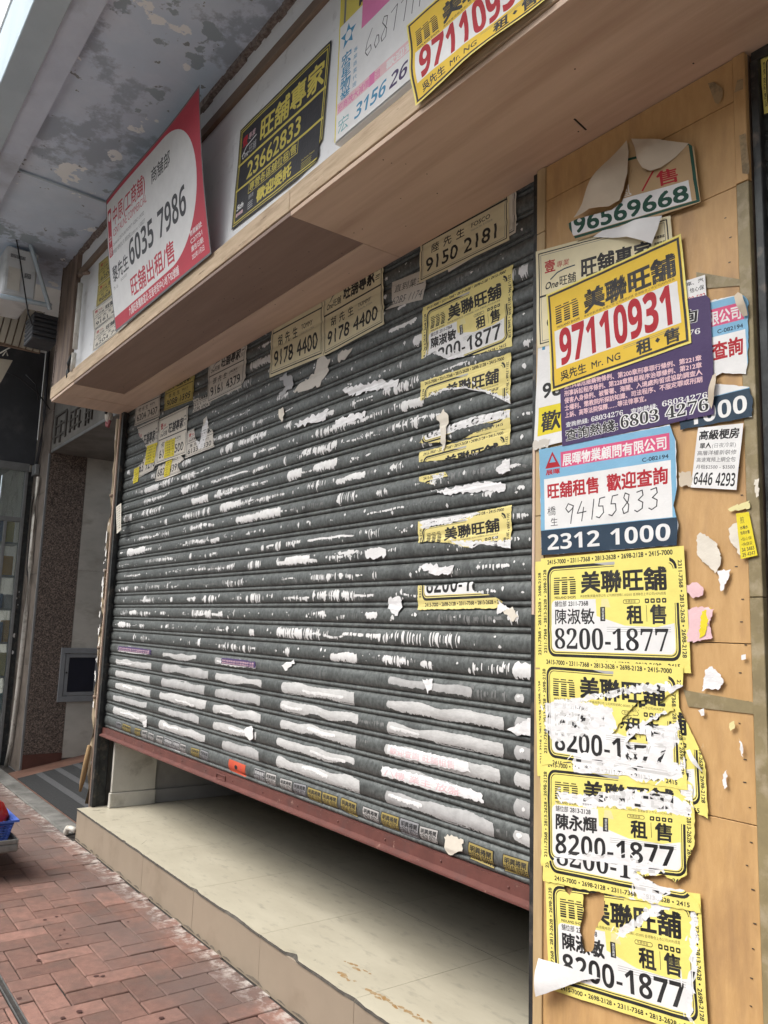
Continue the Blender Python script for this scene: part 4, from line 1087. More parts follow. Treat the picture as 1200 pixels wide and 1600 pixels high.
def onesheet(name, eng, num, bg='offw', title=True):
    s = Sheet(42, 30, bg)
    s.frame(.9, .9, 41.1, 29.1, .35, 'black'); s.frame(1.7, 1.7, 40.3, 28.3, .16, 'grey')
    s.rect(.9, 15.1, 41.1, 15.7, 'black')
    s.text(3, 22.6, 4.2, '壹', 'red', w=4, bold=.02); s.text(7.2, 23.2, 2.2, '專業', 'red', w=4.4, shear=.15)
    s.line([(5.2, 20.0), (7.5, 21.6), (10, 22.2), (13.4, 22.4)], .4, 'navy'); s.text(3, 17.2, 3.0, 'One', 'black', w=4.6, shear=.25, bold=.02); s.text(8.0, 17.4, 3.4, '旺舖', 'black', w=5.8, bold=.012)
    if title: s.text(15.2, 18.0, 6.9, '旺舖專家', 'black', w=21.5, bold=.03)
    for k in range(2): s.text(37.2, 23.6 - k * 2.0, 1.1, '商舖專家', 'black', w=2.9, bold=.02)
    for k in range(3): s.rect(37.2, 18.2 + k * .8, 39.8, 18.5 + k * .8, 'black')
    for k, ch in enumerate(name): s.text(6 + k * 6.2, 10.2, 4.0, ch, 'black', w=4.2, bold=.014)
    s.text(25.5, 11.6, 2.3, eng, 'black', w=8.6, bold=.012); s.text(25.5, 10.2, 1.0, 'Licence No. E-372616', 'grey', w=9.5)
    s.text(3.2, 3.2, 7.6, num, 'black', w=35, bold=.012)
    return s
def nine711():
    s = Sheet(48, 33, 'yel2')
    s.frame(.0, .0, 48, 33, .5, 'yellow'); s.frame(.7, .7, 47.3, 32.3, .75, 'black')
    strip_logo(s, 3.2, 21.6, 9.0, 6.4); s.text(3.4, 20.1, 1.1, 'MIDLAND SHOPS', 'black', w=9, bold=.02)
    s.text(14.2, 21.9, 7.6, '美聯旺舖', 'black', w=31.5, bold=.036)
    s.text(14, 20.1, .9, '美聯物業(商舖)有限公司 公司牌照號碼 香港聯合上市公司(459)成員', 'black', w=31)
    s.rect(2.4, 6.9, 45.6, 19.5, 'white')
    s.text(3.9, 7.6, 16.2, '97110931', 'red', w=40.5, style='sans', bold=.012)
    s.text(3.8, 2.6, 3.4, '吳先生', 'black', w=10, bold=.02); s.text(15.5, 2.7, 3.1, 'Mr. NG', 'black', w=10.5, bold=.012)
    s.text(31.2, 2.3, 4.6, '租', 'black', w=5, bold=.035); s.poly([(37.3, 4.3), (38.1, 5.1), (38.9, 4.3), (38.1, 3.5)], 'black'); s.text(40.2, 2.3, 4.6, '售', 'black', w=5, bold=.035)
    for k in range(2): s.rect(27, 6.0 - k * .5, 45, 6.12 - k * .5, 'grey')
    return s
def firm(hand=True):
    s = Sheet(46, 36, 'white')
    s.rect(0, 0, 46, 36, 'blue'); s.rect(1.6, 8.4, 44.6, 25.5, 'white'); s.rect(0, 0, 46, 8.2, 'navy')
    s.rect(8.2, 28.6, 44.4, 33.8, 'hotpk'); s.text(8.8, 29.4, 4.3, '展暉物業顧問有限公司', 'white', w=35, bold=.022)
    s.text(36, 26.2, 1.7, 'C-082194', 'navy', w=8, bold=.02)
    s.poly([(2.2, 29), (8.0, 29), (5.1, 34.5)], 'red'); s.poly([(3.9, 30.8), (6.3, 30.8), (5.1, 33.2)], 'blue'); s.text(2.4, 26.9, 1.9, '展暉', 'red', w=5.4, bold=.03)
    s.text(2.6, 19.0, 5.6, '旺舖租售', 'red', w=19.5, bold=.028); s.text(24.4, 19.0, 5.6, '歡迎查詢', 'red', w=19.5, bold=.028)
    if hand:
        D = {'9': [(3, 5.2), (1.2, 6), (.3, 4.6), (1.2, 3.4), (2.6, 4.4), (3, 5.2), (2.3, 2), (2.0, .0)], '4': [(1.8, 6), (.2, 2.6), (3.2, 2.9)], '4b': [(2.4, 4.2), (1.7, .2)], '1': [(1.8, 6), (1.0, .2)],
             '5': [(3.2, 6), (1.5, 5.8), (1.0, 3.6), (2.4, 3.5), (2.6, 1.6), (1.2, .2), (.2, .6)], '8': [(2.6, 5.4), (1.4, 6), (.9, 4.7), (2.4, 2.6), (2.2, .6), (.9, .2), (.5, 1.6), (2.2, 3.6), (2.6, 5.4)], '3': [(.8, 5.6), (2.4, 6), (2.6, 4.6), (1.2, 3.4), (2.5, 2.6), (2.3, .9), (.9, .1), (.1, .6)]}
        x = 9.4
        for i, ch in enumerate('94155833'):
            y = 9.6 + i * .22
            for key in (ch, ch + 'b'):
                if key in D: s.line([(x + a * 1.05, y + b * 1.1) for a, b in D[key]], .34, 'blk2')
            x += 2.4 if ch == '1' else 4.3
        s.text(2.6, 13.2, 3.3, '橋', 'blk2', w=3.4); s.text(3.8, 9.6, 3.0, '生', 'blk2', w=3.0)
    s.text(2.2, 1.6, 7.0, '2312 1000', 'white', w=42, style='sans')
    return s
def lawsheet():
    s = Sheet(52, 46, 'purple')
    L = ['第134章危險藥物條例、第200章刑事罪行條例、第221章', '刑事訴訟程序條例、第228章簡易程序治罪條例、第212章', '侵害人身條例、被警署、海關、入境處拘留或協助調查人', '士權利、懲教院所探訪知識、司法程序、不服定罪或刑期', '上訴、高等法院保釋……等法律事宜。']
    for k, t in enumerate(L): s.text(1.6, 21.5 - k * 2.75, 2.35, t, 'lpink', w=47.5 if k < 4 else 31, bold=.02)
    s.text(1.8, 6.9, 2.1, '查詢熱綫:', 'white', w=9.0, bold=.01); s.text(11.6, 6.9, 2.6, '68034276', 'white', w=12, bold=0, style='serif'); s.text(26, 6.9, 2.1, '查詢熱綫:', 'white', w=9.0, bold=.01); s.text(36.4, 6.9, 2.9, '68034276', 'white', w=14, style='serif')
    s.text(1.5, 2.0, 4.6, '查詢熱綫:', 'white', w=20, bold=.05); s.text(1.5, 2.0, 4.6, '查詢熱綫:', 'black', w=20, bold=.02)
    for c, b in (('white', .05), ('black', 0)): s.text(22.2, 2.0, 6.4, '6803 4276', c, w=28.5, bold=b, style='serif')
    for c, b in (('white', .055), ('black', .03)): s.text(36, 37.2, 5.4, '查詢', c, w=12.5, bold=b)
    s.text(34, 31.8, 3.0, '68034276', 'white', w=15, style='serif')
    return s
def roomnote():
    s = Sheet(20, 27, 'white')
    s.text(.9, 21.6, 4.5, '高級梗房', 'black', w=18, bold=.03); s.text(1.8, 17.6, 2.7, '單人', 'black', w=5.4, bold=.02); s.text(7.4, 17.7, 2.2, '(日夜冷氣)', 'grey', w=10.5)
    s.text(1.0, 14.6, 2.2, '高層洋樓新裝修', 'grey', w=17.5, bold=.008); s.text(1.0, 11.6, 2.2, '高速寬頻上網全包', 'grey', w=17.5, bold=.008); s.text(1.2, 8.6, 2.0, '月租$2500 - $3500', 'grey', w=17.2, bold=.012)
    s.text(.8, 1.4, 7.6, '6446 4293', 'black', w=18.4, style='sans')
    return s
def blackboard():
    s = Sheet(74, 47, 'blk2')
    s.frame(1.0, 1.0, 73, 46, .35, 'mgold'); s.frame(2.0, 2.0, 72, 45, .55, 'mgold')
    s.rect(1, 28.6, 73, 29.7, 'mgold'); s.rect(1, 16.6, 73, 17.6, 'mgold')
    s.text(20, 32.2, 11.4, '旺舖專家', 'mgold', w=51, bold=.022)
    s.text(4, 37, 5.2, '壹', 'red', w=5, bold=.03); s.text(9.4, 38, 3.4, '專業', 'lpink', w=6.5); s.line([(4, 32.8), (8, 35.8), (17, 37)], .5, 'white'); s.text(4, 31, 4, 'One', 'white', w=6, shear=.2); s.text(10.4, 31.4, 4.4, '旺舖', 'lgrey', w=7)
    s.text(10.5, 19.2, 10.8, '23662833', 'mgold', w=46, bold=.012)
    s.frame(13.8, 11.2, 55, 17.0, .3, 'mgold'); s.text(14.4, 12.3, 4.4, '專營各區舖位租/售', 'mgold', w=39.8, bold=.012)
    s.text(22.5, 4.3, 6.2, '歡迎委託', 'mgold', w=29, bold=.036)
    s.text(58.5, 6.2, .95, 'One Solution Property', 'mgold', w=9.5)
    for k in range(4): s.rect(58.5, 5.2 - k * .7, 66, 5.35 - k * .7, 'mgold')
    s.text(3.4, 7.4, 3.4, '5th', 'white', w=6.5, bold=.04, shear=.2); s.text(3.2, 4.6, 1.6, '週年誌慶', 'lpink', w=7, bold=.03); s.text(14.5, 8.6, 2.0, '壹專業', 'lgrey', w=4.8)
    for k in range(4): s.rect(14.5, 6.6 - k * .9, 19, 7.0 - k * .9, 'lgrey')
    return s
def banner():
    s = Sheet(130, 78, 'bred')
    pts = [(0, 11.5), (60, 11.5)] + [(88 + 30 * math.cos(math.radians(a)), 42.5 + 31 * math.sin(math.radians(a))) for a in range(-88, 91, 8)] + [(60, 73.5), (0, 73.5)]
    s.poly([(0, 8)] + [(46, 8)] + [(84 + 39 * math.cos(math.radians(a)), 41.5 + 33.2 * math.sin(math.radians(a))) for a in range(-84, 91, 6)] + [(46, 74.7), (0, 74.7)], 'white')
    s.frame(0, 0, 130, 78, 1.1, 'grey')
    s.rr(2.4, 42, 8.4, 70, .8, 'bred', 2); s.ell(5.4, 65.5, 2.2, 2.6, 'white', 14); s.text(3.0, 43.2, 5.2, '原', 'white', w=4.8); s.text(3.0, 50, 5.2, '中', 'white', w=4.8)
    s.text(10.5, 58.6, 11.5, '中原(工商舖)', 'bred', w=50, bold=.012); s.text(10.5, 51.8, 6.0, 'CENTALINE COMMERCIAL', 'bred', w=51)
    s.text(9.5, 46.6, 2.7, 'Commercial CENTALINE PROPERTY AGENCY LIMITED', 'grey', w=48); s.text(6, 42.2, 2.9, '中原地產代理有限公司 牌照號碼 Licence no.: C-000227', 'grey', w=52)
    s.text(68, 58.4, 8.6, '商舖部', 'blk2', w=25, bold=.01)
    s.text(5, 27.5, 9.6, '黎先生', 'blk2', w=26, bold=.016); s.text(5, 22.6, 3.0, 'Mr. Lai', 'grey', w=7); s.text(17, 24, 2.2, '(S-253507)', 'grey', w=10)
    s.text(32.5, 27, 19.5, '6035 7986', 'blk2', w=77, style='sans')
    s.text(30, 11.4, 11.8, '旺舖出租/售', 'bred', w=62, bold=.016)
    s.text(24, 3.0, 5.0, '九龍旺角彌敦道北-亞皆老街中心地下82號舖', 'white', w=70, bold=.012)
    for k, t in enumerate(('物業編號:', 'C27751', '廣告日期:', '2023年11月2日')): s.text(110, 15.0 - k * 3.6, 2.9, t, 'white', w=14, bold=.01)
    return s
def starsheet():
    s = Sheet(62, 80, 'white')
    s.rect(0, 60.5, 62, 80, 'mgold'); s.rect(0, 0, .7, 80, 'ymark'); s.rect(3, 60.5, 4.4, 80, 'grey'); s.text(13, 61.5, 12, '旺', 'blk2', w=11, bold=.03)
    s.rect(16, 48, 62, 80, 'pink'); s.text(28, 63, 9, '廖', 'grey', w=8, shear=.3); s.line([(27, 56), (31, 70)], .45, 'grey')
    s.poly([(1.8 + 5 + 5.6 * (1 if k % 2 == 0 else .46) * math.sin(math.pi * k / 5), 52 + 6.4 * (1 if k % 2 == 0 else .46) * math.cos(math.pi * k / 5)) for k in range(10)], 'blue2'); s.ell(6.8, 52, 2.2, 2.6, 'white', 14)
    for k, ch in enumerate('宏星物業'): s.text(2.6, 37.5 - k * 6.6, 7.0, ch, 'blue2', w=7.4, bold=.016)
    for k, ch in enumerate('專業商業代理'): s.text(11.2, 39 - k * 3.6, 2.7, ch, 'blue2', w=2.8)
    D = {'6': [(2.6, 6), (1.0, 3.6), (.4, 1.4), (1.2, .1), (2.4, .9), (2.2, 2.2), (.7, 1.8)], '0': [(1.2, 3), (.4, 1.4), (.9, .1), (2, .9), (1.8, 2.7), (1.2, 3)], '8': [(2.4, 5.4), (1.3, 6), (.8, 4.8), (2.2, 2.5), (2, .6), (.8, .2), (.5, 1.4), (2.1, 3.5), (2.4, 5.4)], '7': [(.5, 5.3), (2.4, 6), (1.5, .2)], '1': [(1.6, 6), (.8, .2)], '4': [(1.6, 6), (.3, 2.7), (2.6, 3)]}
    x = 18.5
    for i, ch in enumerate('60877114'): s.line([(x + a * 1.9, 30.5 + b * 2.0) for a, b in D[ch]], .4, 'blk2'); x += 4.1 if ch in '10' else 5.8
    s.rect(1, 13.6, 62, 19.4, 'lpink')
    s.text(1.6, 14.6, 4.4, '招商放大減價巡迴', 'pink', w=28, bold=.012); s.rect(22.5, 13.6, 26, 19.4, 'pink'); s.text(33, 14.6, 4.4, '歡迎查詢', 'white', w=22, bold=.02)
    s.text(2, 3.4, 8, '宏', 'teal', w=8); s.text(13, 3.4, 9.6, '3156', 'blue2', w=20, style='sans', shear=.2); s.text(35, 3.4, 9.6, '26', 'purple', w=10.5, style='sans', shear=.2); s.text(46.5, 3.4, 9.6, '88', 'hotpk', w=11, style='sans', shear=.2)
    return s
def welcome():
    s = Sheet(34, 52, 'white')
    s.text(3.2, 33.5, 1.6, '有限公司牌照C-048419', 'black', w=14, bold=.012, rot=math.pi / 2); s.text(6.0, 28.5, 2.2, '自動售貨 A41 34446', 'black', w=20, rot=math.pi / 2); s.rect(1.6, 31, 2.6, 35, 'blue2')
    s.text(2.2, 15.4, 6.6, '9822 7437', 'black', w=30, bold=.02)
    s.rect(1.2, 3.6, 33, 12.6, 'ymark'); s.text(2.2, 5.2, 6.6, '歡迎查詢', 'black', w=28, bold=.02)
    return s
def goldsheet():
    s = Sheet(46, 26, 'gold')
    s.frame(.4, .4, 45.6, 25.6, 1.0, 'green'); s.rect(1.4, 1.6, 43.2, 10.2, 'white')
    s.text(2.2, 2.4, 9.0, '96569668', 'green', w=40.5, bold=.02)
    s.text(18.5, 11.2, 5.2, '租', 'white', w=6.2, bold=.04); s.text(18.5, 11.2, 5.2, '租', 'gold', w=6.2); s.line([(28.5, 11.2), (33, 18)], .6, 'red'); s.text(33.4, 11.6, 6.4, '售', 'red', w=7.4, bold=.02)
    s.text(21.6, 17.4, 5.5, '1', 'white', w=2.6, style='sans'); s.text(3, 11.2, 4, '先生', 'black', w=8.5, bold=.02); s.text(15, 20, 5, '市', 'green', w=6)
    return s
def carsheet():
    s = Sheet(16, 22, 'white')
    s.text(.6, 17.2, 3.6, '車、汽', 'black', w=14, bold=.01); s.text(2.6, 11, 4.2, '信心保', 'black', w=12, bold=.012); s.text(.4, 3.4, 6, '98 582', 'bred', w=15, bold=.01)
    return s
def waterflyer():
    s = Sheet(14, 26, 'ymark')
    s.text(3.4, 20.2, 4.2, '煎', 'black', w=4.4); s.text(2.4, 16.6, 2.2, '水喉水', 'black', w=8, bold=.02); s.text(2.4, 13.6, 2.2, '包用水管', 'black', w=8.8, bold=.02)
    s.text(2, 10.0, 2.2, '•信心保', 'black', w=10); s.text(2, 7.0, 2.2, '•快捷妥', 'black', w=10); s.text(1.6, 3.8, 2.9, '34 3483', 'black', w=11, style='sans'); s.text(1.6, .9, 2.9, '35 4247', 'black', w=11, style='sans')
    return s
def sticker(num, name, bg, fg='black'):
    s = Sheet(12, 7, bg)
    s.frame(.0, .0, 12, 7, .35, fg); s.text(.9, 3.8, 2.5, name, fg, w=10.2, bold=.03); s.text(1.6, .8, 3.6, num, fg, w=8.8, style='sans')
    for x in (.55, 10.6):
        for k in range(3): s.rect(x, .8 + k * .8, x + .8, 1.25 + k * .8, fg)
    return s
def ownernote():
    s = Sheet(30, 18, 'grime')
    s.text(4, 10.2, 5.2, '直到業主', 'black', w=24); s.text(3.6, 2.4, 6.6, '6285 1174', 'grey', w=24, shear=.15)
    return s
# ------------------------------------------------------------------ where the sheets hang
def W4(px, Y): return [(p.x, p.z) for p in (onY(*q, Y) for q in px)]
def inv(world, s, pts, Y):
    """photo pixels -> design units of a hung sheet"""
    mp = qmap(world); out = []
    for q in pts:
        p = onY(*q, Y); t = Vector((p.x, p.z)); u = v = .5
        for _ in range(8):
            e = mp(u, v) - t; du = (mp(u + .01, v) - mp(u - .01, v)) / .02; dv = (mp(u, v + .01) - mp(u, v - .01)) / .02
            det = du.x * dv.y - du.y * dv.x
            u -= (e.x * dv.y - e.y * dv.x) / det; v -= (du.x * e.y - du.y * e.x) / det
        out.append((u * s.W, v * s.H))
    return out
def on_shutter(s, px, label, out=None, holes=(), peel=(), seed=1, group='letting sheets on the shutter', lift=.0, ragged=None, sag=.0035):
    wq = W4(px, 1.9)
    o = inv(wq, s, out, 1.9) if out else None
    if o: o = jag(o, .18 * s.W / 49, 1.0 * s.W / 49, random.Random(seed))
    hh = wq[0][1] - wq[3][1]
    hang('poster', s, px, SH_Y, label, 'poster', group, out=o, holes=[inv(wq, s, h, 1.9) for h in holes], peel=[inv(wq, s, h, 1.9) for h in peel], disp=on_slats(sag, seed), grid=(4, max(4, int(hh / .0085))), world=wq, seed=seed, lift=lift)
def on_pillar(s, px, label, out=None, holes=(), peel=(), seed=1, group='posters on the plywood pillar', lift=.001, cat='poster', jg=.2):
    Y = 1.857; wq = W4(px, Y)
    o = inv(wq, s, out, Y) if out else None
    if o and jg: o = jag(o, jg * s.W / 49, 1.0 * s.W / 49, random.Random(seed))
    hang('poster', s, px, PF - .004, label, cat, group, out=o, holes=[inv(wq, s, h, Y) for h in holes], peel=[inv(wq, s, h, Y) for h in peel], disp=wrinkle(.0015, 6, 5.1), grid=(26, 18), world=wq, seed=seed, lift=lift)

MS, MB2 = midland(), midland(style='sans')
DS, DB = midland(bg='ydust'), midland(style='sans', bg='ydust')
MY = midland(name='陳永輝', dept='2813-2128', style='sans')
# --- on the shutter, right hand column
on_shutter(DB, ((660, 480), (801, 413), (800, 541), (658, 596)), 'uppermost yellow framed letting poster on the shutter, below the large cream sheet', out=((660, 480), (801, 413), (800, 541), (745, 553), (700, 562), (690, 557), (676, 552), (658, 561)), peel=(((676, 545), (694, 553), (722, 548), (726, 562), (690, 566), (660, 562)),), seed=2)
on_shutter(DS, ((657, 597), (798, 551), (796, 668), (655, 710)), 'yellow poster torn off below its headline, second yellow one down the shutter', out=((657, 597), (798, 551), (797, 631), (780, 622), (755, 612), (725, 607), (690, 611), (672, 620), (657, 626)), peel=(((664, 622), (690, 608), (725, 604), (760, 610), (797, 621), (797, 633), (750, 616), (715, 613), (680, 620)),), seed=3, lift=.0006)
on_shutter(DB, ((655, 601), (797, 555), (795, 665), (652, 706)), 'torn white strip with the last digits of a phone number below the second yellow poster', out=((664, 680), (690, 668), (740, 650), (797, 639), (797, 668), (730, 684), (715, 688), (695, 690), (675, 692), (655, 692)), holes=(((690, 684), (712, 672), (760, 660), (775, 664), (740, 676), (712, 692)),), peel=(((664, 682), (740, 650), (797, 640), (797, 652), (740, 662), (690, 678)),), seed=4)
on_shutter(DS, ((655, 707), (797, 668), (795, 786), (652, 818)), 'yellow strip with a cut headline, third yellow one down the shutter', out=((655, 707), (797, 668), (797, 694), (768, 699), (745, 707), (715, 716), (690, 719), (655, 722)), seed=5, lift=.0012)
on_shutter(DB, ((655, 745), (797, 712), (795, 830), (652, 855)), 'small yellow and white remnant stuck above the fourth headline strip', out=((655, 745), (695, 737), (701, 746), (682, 749), (677, 757), (655, 752)), peel=(((676, 742), (690, 742), (684, 758), (674, 756)),), seed=6)
on_shutter(DS, ((653, 816), (799, 789), (797, 898), (651, 925)), 'short yellow headline strip hanging alone in the middle of the shutter', out=((653, 815), (667, 812), (735, 802), (799, 789), (798, 857), (775, 853), (750, 850), (737, 857), (705, 849), (668, 846), (653, 848)), peel=(((655, 812), (735, 800), (760, 800), (700, 818), (660, 826)), ((705, 846), (798, 844), (798, 858), (737, 858))), seed=7)
on_shutter(DB, ((653, 800), (799, 783), (797, 947), (652, 953)), 'lowest yellow cornered strip on the shutter with a cut phone number', out=((653, 915), (662, 914), (668, 917), (690, 915), (738, 909), (742, 925), (770, 930), (785, 940), (775, 950), (730, 951), (652, 953)), seed=8)
# --- on the shutter, cream sheets hanging from under the soffit
T1 = onesheet('胡先生', 'TOMMY', '9178 4400', 'cream'); T2 = onesheet('陸先生', 'FOSCO', '9150 2181', 'cream')
on_shutter(onesheet('陸先生', 'FOSCO', '9150 2181', 'offw'), ((690, 300), (806, 228), (806, 363), (700, 425)), 'pale sheet edge showing behind the large cream sheet under the soffit', seed=21, lift=.0)
on_shutter(T2, ((658, 330), (795, 246), (796, 375), (655, 443)), 'large cream sheet with black phone number tucked under the soffit beside the pillar', seed=22, lift=.0016)
on_shutter(T1, ((427, 460), (506, 408), (504, 556), (421, 590)), 'cream sheet with phone number, left of the two twins under the soffit', seed=23, lift=.0008)
on_shutter(T1, ((504, 440), (598, 384), (600, 506), (505, 557)), 'cream sheet with phone number, right of the two twins under the soffit', seed=24, lift=.0016)
on_shutter(ownernote(), ((612, 441), (670, 416), (662, 470), (602, 484)), 'grimy handwritten note left of the large cream sheet', out=((612, 441), (668, 418), (664, 448), (660, 468), (636, 474), (602, 484), (612, 476)), seed=25)
on_shutter(onesheet('張先生', 'JACKY', '9161 4379', 'grime'), ((326, 553), (386, 522), (379, 603), (324, 630)), 'grimy white sheet with phone number and curled corner under the soffit', out=((326, 553), (386, 522), (383, 590), (376, 606), (350, 617), (324, 630)), seed=26)
on_shutter(onesheet('李先生', 'BILLY', '9088 1595', 'yold'), ((259, 592), (305, 566), (301, 625), (256, 642)), 'dull yellow sheet with phone number under the soffit near the left end', seed=27)
on_shutter(onesheet('何先生', 'KEN', '6204 7437', 'grime'), ((213, 610), (251, 590), (249, 650), (210, 666)), 'grimy sheet with phone number at the top left corner of the shutter', seed=28)
on_shutter(onesheet('何先生', 'KEN', '6163 9216', 'grime'), ((214, 668), (248, 652), (245, 735), (206, 752)), 'torn grimy sheet in the lower left of the cluster near the timber post', out=((214, 668), (248, 652), (246, 690), (244, 724), (238, 735), (206, 752), (210, 735), (222, 722), (230, 705), (225, 690), (218, 682)), seed=29)
on_shutter(onesheet('何先生', 'KEN', '6163 9500', 'offw'), ((249, 655), (294, 633), (290, 709), (244, 726)), 'white sheet with bold headline in the middle of the far left cluster', seed=30, lift=.0008)
on_shutter(onesheet('李先生', 'BILLY', '6820 4391', 'grime'), ((247, 690), (291, 676), (283, 738), (242, 753)), 'torn white sheet at the bottom of the far left cluster', out=((247, 728), (268, 720), (278, 705), (287, 718), (277, 726), (282, 738), (262, 747), (242, 752)), seed=31)
on_shutter(onesheet('陳先生', 'SAM', '6133 3330', 'grime'), ((293, 674), (336, 655), (334, 698), (289, 716)), 'grimy sheet with ripped white stripes right of the far left cluster', out=((293, 674), (303, 669), (306, 688), (312, 690), (318, 655), (323, 650), (326, 668), (332, 672), (334, 698), (289, 716)), peel=(((306, 690), (309, 650), (314, 648), (317, 668), (325, 648), (324, 672), (318, 700), (310, 702)),), seed=32)
on_shutter(onesheet('林先生', 'KIT', '5590 6904', 'grime'), ((300, 616), (328, 606), (328, 636), (300, 648)), 'small torn grimy strip below the sheet with the curled corner', out=((301, 625), (326, 615), (328, 633), (301, 645), (303, 634)), seed=33)
for px, lb in ((((230, 697), (246, 691), (241, 722), (226, 727)), 'dull yellow paper patch over the torn left sheet'), (((258, 690), (274, 684), (272, 712), (256, 717)), 'yellow flyer strip across the middle sheet of the left cluster'), (((259, 722), (269, 718), (265, 742), (256, 746)), 'small yellow flyer strip below the middle sheet of the left cluster'), (((210, 733), (218, 729), (216, 752), (208, 756)), 'small yellow flyer strip at the lower left of the left cluster')):
    s_ = Sheet(10, 18, 'ymark'); [s_.text(.8, 15 - k * 2.7, 2.2, '水喉電工程', 'black', w=8.4) for k in range(6)]
    on_shutter(s_, px, lb, seed=40, lift=.0022, group='yellow flyers on the shutter')
# --- on the plywood pillar, lower layers first
on_pillar(firm(False), ((962, 512), (1170, 458), (1181, 650), (972, 700)), 'blue and white poster half hidden behind the purple sheet by the right batten', out=((1080, 480), (1113, 470), (1160, 461), (1170, 470), (1170, 560), (1167, 585), (1130, 583), (1118, 590), (1118, 600), (1172, 605), (1178, 625), (1177, 652), (1064, 672), (1060, 640)), seed=51, lift=0.0005)
on_pillar(welcome(), ((846, 448), (1010, 415), (1004, 660), (836, 702)), 'white sheet with a yellow band behind the purple poster at the pillar edge', seed=52, lift=0.0015)
on_pillar(onesheet('葉先生', 'ANDY', '9822 4400', 'cream'), ((839, 394), (1050, 338), (1060, 480), (842, 545)), 'cream poster with red and black headline above the yellow poster', seed=53, lift=0.0028)
on_pillar(carsheet(), ((1072, 440), (1103, 430), (1106, 472), (1078, 480)), 'scrap of white notice with red digits beside the yellow poster', seed=54, lift=0.0022)
on_pillar(lawsheet(), ((874, 512), (1112, 462), (1118, 648), (881, 698)), 'purple poster with lines of pale text on the pillar', out=((874, 512), (1105, 462), (1112, 468), (1117, 560), (1118, 648), (881, 698)), seed=55, lift=0.0042, jg=.05)
on_pillar(nine711(), ((857, 462), (1067, 367), (1084, 537), (865, 613)), 'strong yellow poster with tall red phone number on the pillar', seed=56, lift=0.0062)
on_pillar(firm(True), ((845, 703), (1056, 664), (1062, 852), (848, 868)), 'blue poster with handwritten number and dark phone band on the pillar', out=((845, 703), (1030, 668), (1048, 664), (1058, 690), (1060, 760), (1054, 790), (1062, 820), (1060, 852), (848, 868)), seed=57, lift=0.003, jg=.12)
on_pillar(roomnote(), ((1093, 669), (1164, 662), (1153, 766), (1081, 762)), 'small white room notice with bold phone number near the right batten', seed=58, lift=0.0025)
on_pillar(MS, ((838, 878), (1064, 857), (1073, 1052), (838, 1043)), 'edge of a yellow poster peeping out left of the clean yellow one', seed=59, lift=0.0005)
on_pillar(MS, ((838, 1046), (1060, 1040), (1068, 1236), (842, 1212)), 'edge of a yellow poster peeping out left of the torn yellow one', seed=60, lift=0.0012)
on_pillar(MB2, ((895, 1062), (1098, 1090), (1110, 1278), (900, 1240)), 'yellow poster corner showing right of the torn yellow posters', out=((1060, 1100), (1085, 1150), (1104, 1192), (1108, 1279), (1094, 1272), (1088, 1262), (1060, 1240)), seed=61, lift=0.0019)
on_pillar(MS, ((847, 873), (1071, 853), (1082, 1052), (848, 1040)), 'clean yellow framed letting poster with serif phone number on the pillar', seed=62, lift=0.003)
on_pillar(MB2, ((846, 1026), (1071, 1042), (1078, 1234), (850, 1196)), 'yellow poster ripped through its phone number below the clean one', seed=63, lift=0.0055,
          out=((846, 1026), (960, 1034), (1071, 1042), (1070, 1072), (1046, 1086), (1030, 1100), (1050, 1098), (1062, 1120), (1070, 1160), (1078, 1234), (1000, 1222), (985, 1212), (900, 1206), (895, 1190), (850, 1196)),
          peel=(((856, 1098), (905, 1090), (950, 1082), (1010, 1068), (1072, 1072), (1072, 1082), (1000, 1082), (930, 1092), (905, 1096), (960, 1105), (966, 1140), (930, 1145), (868, 1160), (854, 1140)), ((898, 1175), (1068, 1195), (1070, 1215), (990, 1222), (898, 1210)), ((985, 1140), (1040, 1110), (1066, 1130), (1062, 1165), (1020, 1180), (975, 1175))),
          holes=(((959, 1146), (985, 1112), (1004, 1094), (1018, 1092), (1010, 1106), (990, 1118), (967, 1146)), ((983, 1160), (997, 1145), (1012, 1148), (1016, 1163), (1001, 1178)), ((1010, 1134), (1036, 1118), (1060, 1108), (1060, 1128), (1040, 1134))))
on_pillar(MY, ((848, 1186), (1086, 1210), (1090, 1388), (849, 1358)), 'yellow poster with a pale torn band, third in the lower stack', seed=64, lift=0.0042,
          out=((848, 1186), (895, 1192), (1070, 1214), (1084, 1225), (1088, 1270), (1088, 1320), (1076, 1345), (1076, 1366), (1058, 1378), (1040, 1365), (1000, 1372), (930, 1364), (849, 1352)),
          peel=(((872, 1236), (930, 1242), (985, 1233), (1046, 1240), (1084, 1258), (1084, 1276), (1040, 1268), (960, 1260), (930, 1262), (880, 1252)), ((868, 1336), (930, 1332), (990, 1340), (1040, 1352), (1030, 1366), (930, 1358), (866, 1350)), ((1060, 1212), (1084, 1228), (1086, 1250), (1066, 1240))))
on_pillar(MS, ((849, 1190), (1094, 1236), (1098, 1426), (852, 1376)), 'sloping bottom strip of a yellow poster with a cut serif number', seed=65, lift=0.0056,
          out=((852, 1350), (872, 1340), (930, 1345), (985, 1352), (1010, 1372), (1034, 1384), (1072, 1390), (1094, 1410), (1098, 1426), (1006, 1407), (852, 1376)), peel=(((985, 1350), (1010, 1372), (1050, 1388), (1030, 1412), (1000, 1404), (992, 1380)),))
